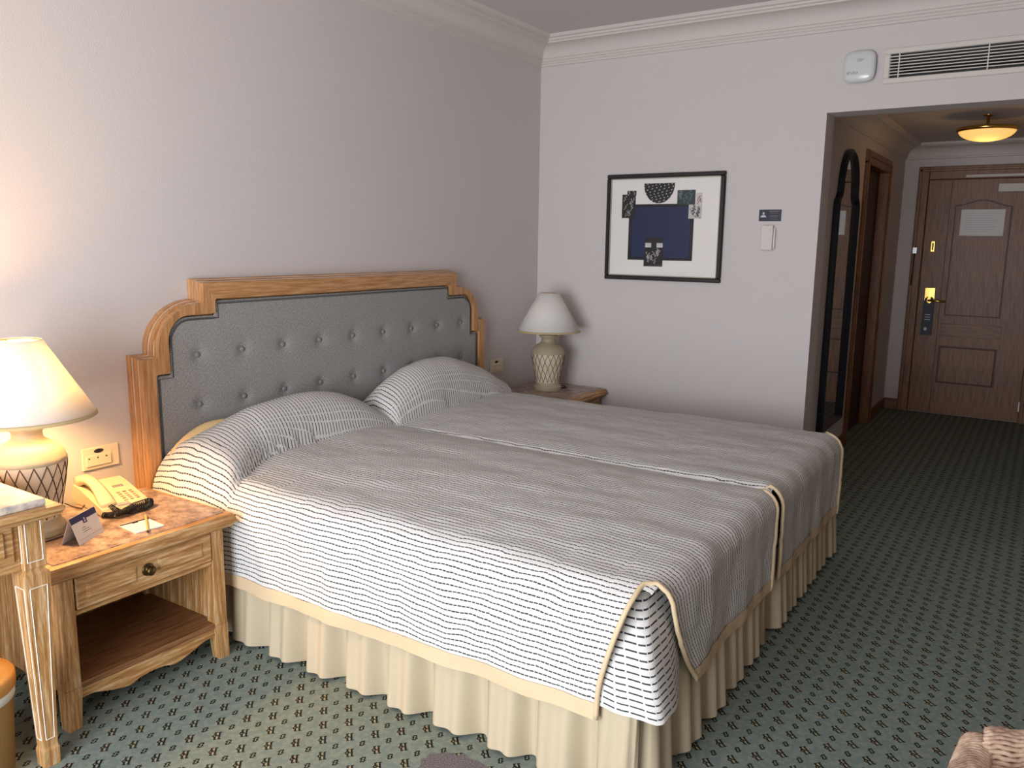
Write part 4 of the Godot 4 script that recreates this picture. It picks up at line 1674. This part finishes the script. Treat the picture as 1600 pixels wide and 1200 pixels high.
func build_wall_things() -> void:
	socket(v3(1.655, 0.668, 0.0), 0.146, "cream double wall socket with a dark oval badge behind the telephone")
	socket(v3(4.335, 0.70, 0.0), 0.146, "cream double wall socket on the corner side of the headboard")
	# picture on the right wall: local x runs along world z
	var x := XR
	var t := thing("picture", "framed print of a dark blue square with black collage pieces", "picture", v3(x, 1.6, 0.917))
	var xf := axis_xf(v3(x, 1.6, 0.917), Vector3(0, 0, 1), Vector3.UP)   # local z points into the room (-x)
	var hw := 0.389
	var hh := 0.330
	var s := S()
	var fw := 0.026
	var bars := [[v3(-hw, hh - fw, 0.002), v3(hw, hh, 0.026)], [v3(-hw, -hh, 0.002), v3(hw, -hh + fw, 0.026)], [v3(-hw, -hh + fw, 0.002), v3(-hw + fw, hh - fw, 0.026)], [v3(hw - fw, -hh + fw, 0.002), v3(hw, hh - fw, 0.026)]]
	for b in bars:
		s = S()
		cbox(s, b[0], b[1], 0.005, xf)
		put(s, "frame_bar", mats.frame_black, t)
	s = S()
	var q := hw - fw
	var r := hh - fw
	for b in [[v3(-q, r - 0.006, 0.01), v3(q, r, 0.02)], [v3(-q, -r, 0.01), v3(q, -r + 0.006, 0.02)], [v3(-q, -r, 0.01), v3(-q + 0.006, r, 0.02)], [v3(q - 0.006, -r, 0.01), v3(q, r, 0.02)]]:
		cbox(s, b[0], b[1], 0.001, xf)
	put(s, "slip", mats.frame_silver, t)
	s = S()
	var corners := [v3(-q, -r, 0.010), v3(-q, r, 0.010), v3(q, r, 0.010), v3(q, -r, 0.010)]
	var uvs := [Vector2(0, 1), Vector2(0, 0), Vector2(1, 0), Vector2(1, 1)]
	for k in [0, 1, 2, 0, 2, 3]:
		s.set_uv(uvs[k])
		s.add_vertex(xf * (corners[k] as Vector3) - org)
	var pm := mat(Color.WHITE, 0.75)
	pm.albedo_texture = tex(art_image())
	put(s, "print", pm, t)
	s = S()
	cbox(s, v3(-q, -r, 0.0125), v3(q, r, 0.0145), 0.0003, xf)
	put(s, "glass", mats.glass, t)
	# small notice above the switch
	t = thing("notice_plate", "small navy notice with a white emblem above the light switch", "sign", v3(x, 1.67, 1.576))
	xf = axis_xf(v3(x, 1.67, 1.576), Vector3(0, 0, 1), Vector3.UP)
	s = S()
	cbox(s, v3(-0.064, -0.033, 0.0003), v3(0.064, 0.033, 0.002), 0.0005, xf)
	put(s, "plate", mats.navy_dark, t)
	s = S()
	for b in [[-0.006, 0.020, 0.052, 0.025], [-0.002, 0.010, 0.048, 0.0125], [-0.004, -0.003, 0.050, 0.0], [0.0, -0.010, 0.045, -0.0075], [0.0, -0.022, 0.046, -0.0195]]:
		cbox(s, v3(b[0], b[1], 0.0018), v3(b[2], b[3], 0.0024), 0.0001, xf)
	put(s, "print", mats.print_grey, t)
	s = S()
	prism(s, PackedVector2Array([Vector2(-0.056, -0.011), Vector2(-0.020, -0.011), Vector2(-0.028, 0.001), Vector2(-0.049, 0.001)]), 0.0018, 0.0026, xf)
	var dot := PackedVector2Array()
	for k in 12:
		dot.append(Vector2(-0.038 + 0.006 * cos(TAU * k / 12.0), 0.011 + 0.008 * sin(TAU * k / 12.0)))
	prism(s, dot, 0.0018, 0.0026, xf)
	put(s, "emblem", mats.silver_print, t)
	# key card switch
	t = thing("key_card_switch", "white plastic key card switch under the navy notice", "switch", v3(x, 1.542, 1.572))
	xf = axis_xf(v3(x, 1.542, 1.572), Vector3(0, 0, 1), Vector3.UP)
	s = S()
	cbox(s, v3(-0.036, -0.066, 0.0005), v3(0.046, 0.058, 0.012), 0.003, xf)
	put(s, "back_plate", mats.plastic, t)
	s = S()
	cbox(s, v3(-0.034, -0.071, 0.011), v3(0.034, 0.071, 0.030), 0.003, xf)
	put(s, "housing", mats.plastic, t)
	s = S()
	for yy in [0.042, -0.006]:
		cbox(s, v3(0.008, yy - 0.009, 0.029), v3(0.024, yy + 0.009, 0.0325), 0.003, xf)
	put(s, "knob", mats.plastic, t)
	s = S()
	cbox(s, v3(0.036, -0.06, 0.012), v3(0.044, 0.05, 0.022), 0.002, xf)
	put(s, "card", mats.paper, t)
	# wireless access point, a cushion-shaped white box
	t = thing("wireless_access_point", "glossy white cushion-shaped wireless box beside the air vent", "access point", v3(x, 2.44, 2.005))
	xf = axis_xf(v3(x, 2.44, 2.005), Vector3(0, 0, 1), Vector3.UP)
	var outline := func(hw2: float) -> PackedVector2Array:
		var pl := PackedVector2Array()
		for k in 48:
			var a := TAU * k / 48.0
			var ca := cos(a)
			var sa := sin(a)
			pl.append(Vector2(signf(ca) * pow(absf(ca), 0.5), signf(sa) * pow(absf(sa), 0.5)) * hw2)
		return pl
	s = S()
	prism(s, outline.call(0.060), 0.001, 0.018, xf)
	put(s, "mount", mats.black, t)
	s = S(true)
	var layers := [[0.074, 0.016], [0.079, 0.020], [0.081, 0.028], [0.080, 0.036], [0.074, 0.043], [0.060, 0.047], [0.035, 0.049], [0.0001, 0.0495]]
	for k in layers.size() - 1:
		var pa: PackedVector2Array = outline.call(layers[k][0])
		var pb: PackedVector2Array = outline.call(layers[k + 1][0])
		for e in 48:
			var f := (e + 1) % 48
			quad(s, xf * v3(pa[e].x, pa[e].y, layers[k][1]), xf * v3(pb[e].x, pb[e].y, layers[k + 1][1]), xf * v3(pb[f].x, pb[f].y, layers[k + 1][1]), xf * v3(pa[f].x, pa[f].y, layers[k][1]))
	put(s, "shell", mats.device, t)
	var tm := TextMesh.new()
	tm.text = "aruba"
	tm.font_size = 12
	tm.pixel_size = 0.0018
	tm.depth = 0.0006
	var fo := SystemFont.new()
	fo.font_names = PackedStringArray(["Droid Sans"])
	tm.font = fo
	var lt := MeshInstance3D.new()
	lt.name = "lettering"
	lt.mesh = tm
	lt.material_override = mats.print_grey
	t.add_child(lt)
	lt.transform = xf * Transform3D(Basis(), v3(-0.030, -0.030, 0.0490))
	lt.position -= t.position
	s = S()
	for k in 3:
		cbox(s, v3(-0.010, 0.034 - k * 0.005, 0.0485), v3(0.022 - k * 0.004, 0.036 - k * 0.005, 0.0493), 0.0002, xf)
	put(s, "status_marks", mats.print_grey, t)
	# air vent: frame, dark duct and slats
	t = thing("air_vent", "long white air vent grille with dark gaps above the hall opening", "vent", v3(x, 2.432, 2.60))
	xf = axis_xf(v3(x, 2.432, 2.60), Vector3(0, 0, 1), Vector3.UP)
	var L := 0.45
	s = S()
	# sheet-metal duct that runs back through the wall and on above the hall ceiling
	var e := L - 0.002
	var fl := [[0.0, -0.059], [0.18, -0.008], [1.3, -0.008]]
	for k in 2:
		var d0: float = -fl[k][0]
		var d1: float = -fl[k + 1][0]
		quad(s, xf * v3(-e, fl[k][1], d0), xf * v3(e, fl[k][1], d0), xf * v3(e, fl[k + 1][1], d1), xf * v3(-e, fl[k + 1][1], d1))
		for sd in [-e, e]:
			quad(s, xf * v3(sd, fl[k][1], d0), xf * v3(sd, 0.059, d0), xf * v3(sd, 0.059, d1), xf * v3(sd, fl[k + 1][1], d1))
	quad(s, xf * v3(-e, 0.059, 0.0), xf * v3(e, 0.059, 0.0), xf * v3(e, 0.059, -1.3), xf * v3(-e, 0.059, -1.3))
	quad(s, xf * v3(-e, -0.008, -1.3), xf * v3(e, -0.008, -1.3), xf * v3(e, 0.059, -1.3), xf * v3(-e, 0.059, -1.3))
	put(s, "duct", mats.duct, t)
	s = S()
	for b in [[v3(-L - 0.03, 0.060, 0.0005), v3(L + 0.03, 0.088, 0.012)], [v3(-L - 0.03, -0.088, 0.0005), v3(L + 0.03, -0.060, 0.012)], [v3(-L - 0.03, -0.060, 0.0005), v3(-L, 0.060, 0.012)], [v3(L, -0.060, 0.0005), v3(L + 0.03, 0.060, 0.012)]]:
		cbox(s, b[0], b[1], 0.003, xf)
	put(s, "frame", mats.white_paint, t)
	for k in 7:
		var yy := -0.0455 + k * 0.0152
		s = S()
		cbox(s, v3(-L, -0.0026, -0.007), v3(L, 0.0026, 0.007), 0.001, xf * Transform3D(Basis(Vector3.RIGHT, 0.15), v3(0, yy, 0.009)))
		put(s, "slat", mats.white_paint, t)
	for u in [-L + 0.045, 0.0, L - 0.045]:
		s = S()
		cbox(s, v3(u - 0.003, -0.061, 0.003), v3(u + 0.003, 0.061, 0.017), 0.001, xf)
		put(s, "divider", mats.white_paint, t)

# ---------------------------------------------------------------- things in the hall
func build_hall_things() -> void:
	# tall mirror with an arched, stepped crest
	var x0 := 5.52
	var x1 := 6.17
	var cx := (x0 + x1) / 2
	var t := thing("mirror", "tall arched mirror in a dark frame on the hall wall", "mirror", v3(cx, 0.26, ZH))
	# half outline: straight stile, shoulder, then a narrower pointed arch
	var arch := func(hw: float, y0: float, y1: float, rise: float) -> PackedVector2Array:
		var right := [Vector2(hw, y0), Vector2(hw, y1), Vector2(hw * 0.97, y1 + 0.03), Vector2(hw * 0.86, y1 + 0.05), Vector2(hw * 0.78, y1 + 0.08)]
		for k in range(1, 13):
			var a := PI / 2 * k / 12.0
			right.append(Vector2(hw * 0.76 * cos(a), y1 + 0.08 + (rise - 0.08) * pow(sin(a), 0.9)))
		var p := PackedVector2Array(right)
		for k in range(right.size() - 2, -1, -1):
			p.append(Vector2(-right[k].x, right[k].y))
		return p
	var xf := Transform3D(Basis(), v3(cx, 0, ZH))
	var hw := (x1 - x0) / 2
	# frame as a ring of bars following the arch
	var outer: PackedVector2Array = arch.call(hw, 0.26, 1.76, 0.37)
	var inner: PackedVector2Array = arch.call(hw - 0.05, 0.31, 1.75, 0.325)
	var s := S()
	for k in outer.size():
		var a := outer[k]
		var b := outer[(k + 1) % outer.size()]
		var c := inner[(k + 1) % inner.size()]
		var d := inner[k]
		var z1 := 0.03
		quad(s, xf * v3(a.x, a.y, 0.001), xf * v3(a.x, a.y, z1), xf * v3(b.x, b.y, z1), xf * v3(b.x, b.y, 0.001))
		var am := a.lerp(d, 0.35)
		var bm := b.lerp(c, 0.35)
		quad(s, xf * v3(a.x, a.y, z1), xf * v3(am.x, am.y, z1 + 0.012), xf * v3(bm.x, bm.y, z1 + 0.012), xf * v3(b.x, b.y, z1))
		quad(s, xf * v3(am.x, am.y, z1 + 0.012), xf * v3(d.x, d.y, z1 - 0.02), xf * v3(c.x, c.y, z1 - 0.02), xf * v3(bm.x, bm.y, z1 + 0.012))
		quad(s, xf * v3(d.x, d.y, z1 - 0.02), xf * v3(d.x, d.y, 0.001), xf * v3(c.x, c.y, 0.001), xf * v3(c.x, c.y, z1 - 0.02))
	put(s, "frame", mats.mirror_frame, t)
	s = S()
	prism(s, inner, 0.004, 0.014, xf)
	put(s, "mirror_glass", mats.mirror, t)
	# paper notice on the entrance door
	var lx := XD - 0.04
	t = thing("door_notice", "white paper notice pinned to the entrance door", "notice", v3(lx, 1.715, 2.425))
	xf = axis_xf(v3(lx - 0.0005, 1.715, 2.425), Vector3(0, 0, 1), Vector3.UP)
	s = S()
	cbox(s, v3(-0.165, -0.112, 0.0), v3(0.165, 0.112, 0.002), 0.0004, xf)
	put(s, "sheet", mats.paper, t)
	s = S()
	for k in 9:
		cbox(s, v3(-0.13, 0.075 - k * 0.019, 0.0018), v3(0.13 - 0.03 * (k % 3), 0.079 - k * 0.019, 0.0024), 0.0001, xf)
	put(s, "print", mats.silver_print, t)
	# hanger on the lever
	t = thing("door_hanger", "navy door hanger on the brass lever of the entrance door", "door hanger", v3(XD - 0.082, 0.85, 2.078))
	xf = axis_xf(v3(XD - 0.080, 0.85, 2.078), Vector3(0, 0, 1), Vector3.UP)
	var hp := PackedVector2Array([Vector2(-0.043, -0.13), Vector2(0.043, -0.13), Vector2(0.043, 0.14), Vector2(0.03, 0.20), Vector2(0.012, 0.215), Vector2(0.012, 0.19), Vector2(0.02, 0.165), Vector2(0.0, 0.15), Vector2(-0.02, 0.165), Vector2(-0.02, 0.19), Vector2(-0.012, 0.215), Vector2(-0.03, 0.20), Vector2(-0.043, 0.14)])
	s = S()
	prism(s, hp, 0.0, 0.002, xf)
	put(s, "card", mats.navy_dark, t)
	s = S()
	for k in 3:
		cbox(s, v3(-0.02, 0.05 - k * 0.022, 0.0018), v3(0.024, 0.056 - k * 0.022, 0.0026), 0.0001, xf)
	var dot := PackedVector2Array()
	for k in 12:
		dot.append(Vector2(-0.006 + 0.014 * cos(TAU * k / 12.0), -0.075 + 0.016 * sin(TAU * k / 12.0)))
	prism(s, dot, 0.0018, 0.0026, xf)
	put(s, "print", mats.silver_print, t)
	# ceiling light
	var at := v3(6.62, HCEIL, 2.50)
	t = thing("ceiling_light", "brass rimmed glass bowl ceiling light glowing in the hall", "ceiling light", at)
	s = S(true)
	lathe(s, at, [Vector2(0.0, -0.001), Vector2(0.035, -0.001), Vector2(0.03, -0.010), Vector2(0.010, -0.016), Vector2(0.010, -0.09)], 24)
	put(s, "canopy", mats.brass, t)
	s = S(true)
	lathe(s, at, [Vector2(0.176, -0.086), Vector2(0.188, -0.088), Vector2(0.192, -0.098), Vector2(0.188, -0.112), Vector2(0.176, -0.114), Vector2(0.172, -0.10), Vector2(0.176, -0.086)], 48)
	put(s, "rim", mats.brass, t)
	s = S(true)
	lathe(s, at, [Vector2(0.010, -0.084), Vector2(0.172, -0.090), Vector2(0.172, -0.096), Vector2(0.0, -0.094)], 40)
	put(s, "added_light_shield", mats.brass, t)  # pan added to keep the glow of the bowl off the hall ceiling
	for k in 3:
		s = S(true)
		var a := TAU * k / 3.0 + 0.9
		tube(s, [at + v3(0.010 * cos(a), -0.07, 0.010 * sin(a)), at + v3(0.178 * cos(a), -0.094, 0.178 * sin(a))], 0.004, 6)
		put(s, "arm", mats.brass, t)
	s = S(true)
	var bowl := []
	for k in 11:
		var a := PI / 2 * k / 10.0
		bowl.append(Vector2(0.176 * cos(a), -0.104 - 0.075 * sin(a)))
	lathe(s, at, bowl, 48)
	put(s, "glass_bowl", mats.bowl, t)
	var o := OmniLight3D.new()
	o.name = "hall_ceiling_light_glow"
	add_child(o)
	o.position = at + v3(0, -0.25, 0)
	o.light_color = rgb(255, 190, 110)
	o.light_energy = 0.04
	o.light_size = 0.12
	o.omni_range = 15.0
	o.omni_attenuation = 2.0
	o.shadow_enabled = true

# ---------------------------------------------------------------- wicker armchair in front of the camera
func build_wicker_chair() -> void:
	var base := v3(1.12, 0, 3.27)
	var t := thing("wicker_armchair", "woven wicker armchair with braided arms, standing by the foot of the beds", "chair", base)
	var s: SurfaceTool
	var xb := 1.405        # inner face of the back
	var z0 := 2.962        # where back and arm meet
	var z1 := 3.575
	var top := 0.676
	# back: rows of cane lying side by side up the inner face, over the top and down outside
	var sect := []
	for k in 44:
		sect.append(Vector2(0.0, 0.42 + (top - 0.42) * k / 44.0))
	for k in 18:
		var a := PI * k / 17.0
		sect.append(Vector2(0.034 * (1.0 - cos(a)), top + 0.045 * sin(a)))
	for k in 44:
		sect.append(Vector2(0.068, top - (top - 0.12) * k / 44.0))
	s = S(true)
	for r in sect.size():
		var q: Vector2 = sect[r]
		var row := []
		for i in 62:
			var f := i / 61.0
			var wv := 0.0026 * sin(f * 60.0 + 0.3 * sin(r * 0.6)) + 0.0007 * (1.0 if (i + r) % 2 == 0 else -1.0)
			var bow := 0.13 * sin(PI * f)
			row.append(v3(xb + q.x + bow + wv * 0.5, q.y + wv, lerpf(z0, z1, f)))
		tube(s, row, 0.0042, 5)
	var wb := put(s, "woven_back", mats.wicker, t)
	wb.set_meta("kind", "stuff")
	s = S()
	var bp := PackedVector2Array()
	for q in sect:
		bp.append(Vector2(q.x * 0.86 + 0.005, q.y - 0.004))
	for k in 12:
		var fa := k / 12.0
		var fb := (k + 1) / 12.0
		for e in bp.size():
			var q := bp[e]
			var r := bp[(e + 1) % bp.size()]
			var za := lerpf(z0 + 0.004, z1 - 0.004, fa)
			var zc := lerpf(z0 + 0.004, z1 - 0.004, fb)
			var ba := xb + 0.13 * sin(PI * fa)
			var bb := xb + 0.13 * sin(PI * fb)
			quad(s, v3(ba + q.x, q.y, za), v3(bb + q.x, q.y, zc), v3(bb + r.x, r.y, zc), v3(ba + r.x, r.y, za))
	put(s, "back_core", mats.wicker_dark, t)
	# arms: thick plaits that drop from the back towards the front posts
	for side in 2:
		var path := []
		for k in 25:
			var f := k / 24.0
			var x := lerpf(xb + 0.035, 0.80, f)
			var y := lerpf(top + 0.016, 0.60, pow(f, 0.9))
			var z := z0 - 0.008 - 0.05 * sin(PI * 0.5 * f)
			if side == 1:
				z = z0 + z1 - z
			path.append(v3(x, y, z))
		s = S(true)
		for st in 15:
			var line := []
			for k in 145:
				var g := k / 144.0 * 24.0
				var i := mini(int(g), 23)
				var p: Vector3 = (path[i] as Vector3).lerp(path[i + 1], g - i)
				var w := TAU * (st / 15.0 + k / 144.0 * 7.0) + 0.25 * sin(k * 0.9 + st)
				line.append(p + v3(0, sin(w) * 0.022, cos(w) * 0.022))
			tube(s, line, 0.0056, 6)
		var pa := put(s, "plaited_arm", mats.wicker, t)
		pa.set_meta("kind", "stuff")
		# side panel under the arm, woven in rows
		s = S(true)
		for r in 48:
			var row := []
			for k in 25:
				var p: Vector3 = path[k]
				row.append(v3(p.x, lerpf(0.12, p.y - 0.03, r / 47.0), p.z + 0.003 * (1.0 if (k + r) % 2 == 0 else -1.0)))
			tube(s, row, 0.0058, 4)
		var sp := put(s, "woven_side", mats.wicker, t)
		sp.set_meta("kind", "stuff")
	s = S()
	cbox(s, v3(0.80, 0.34, z0 + 0.02), v3(xb - 0.01, 0.43, z1 - 0.02), 0.03)
	put(s, "seat_cushion", mats.cream, t)
	for c in [v3(0.82, 0, z0 - 0.03), v3(0.82, 0, z1 + 0.03), v3(xb + 0.035, 0, z0 + 0.03), v3(xb + 0.035, 0, z1 - 0.03)]:
		s = S(true)
		tube(s, [c, c + v3(0, 0.34, 0)], 0.02, 10)
		put(s, "leg", mats.wicker_dark, t)

# ---------------------------------------------------------------- wardrobe along the wall behind the camera, added out of view to cut bounce and darken the floor
func build_added_wardrobe() -> void:
	var x0 := 1.7
	var x1 := 4.7
	var z0 := 3.68
	var t := thing("added_wardrobe", "long dark brown wardrobe along the wall facing the beds, added out of view to darken the floor", "added_wardrobe", v3((x0 + x1) / 2, 0, (z0 + ZB) / 2))
	var s := S()
	cbox(s, v3(x0, 0.0, z0 + 0.02), v3(x1, 2.3, ZB - 0.005), 0.004)
	put(s, "carcass", mats.browny, t)
	s = S()
	cbox(s, v3(x0 - 0.03, 2.3, z0 - 0.02), v3(x1 + 0.03, 2.36, ZB - 0.005), 0.01)
	put(s, "cornice", mats.brownx, t)
	for k in 5:
		var a := x0 + 0.6 * k + 0.004
		s = S()
		cbox(s, v3(a, 0.08, z0), v3(a + 0.592, 2.28, z0 + 0.02), 0.003)
		var d := put(s, "door", mats.browny, t)
		s = S()
		cbox(s, v3(a + 0.09, 0.18, z0 - 0.006), v3(a + 0.50, 2.18, z0), 0.005)
		put(s, "panel", mats.browny, d)
		s = S(true)
		tube(s, [v3(a + 0.54, 1.0, z0 - 0.03), v3(a + 0.54, 1.14, z0 - 0.03)], 0.006, 8)
		tube(s, [v3(a + 0.54, 1.0, z0), v3(a + 0.54, 1.0, z0 - 0.03)], 0.005, 6)
		tube(s, [v3(a + 0.54, 1.14, z0), v3(a + 0.54, 1.14, z0 - 0.03)], 0.005, 6)
		put(s, "handle", mats.brass, d)
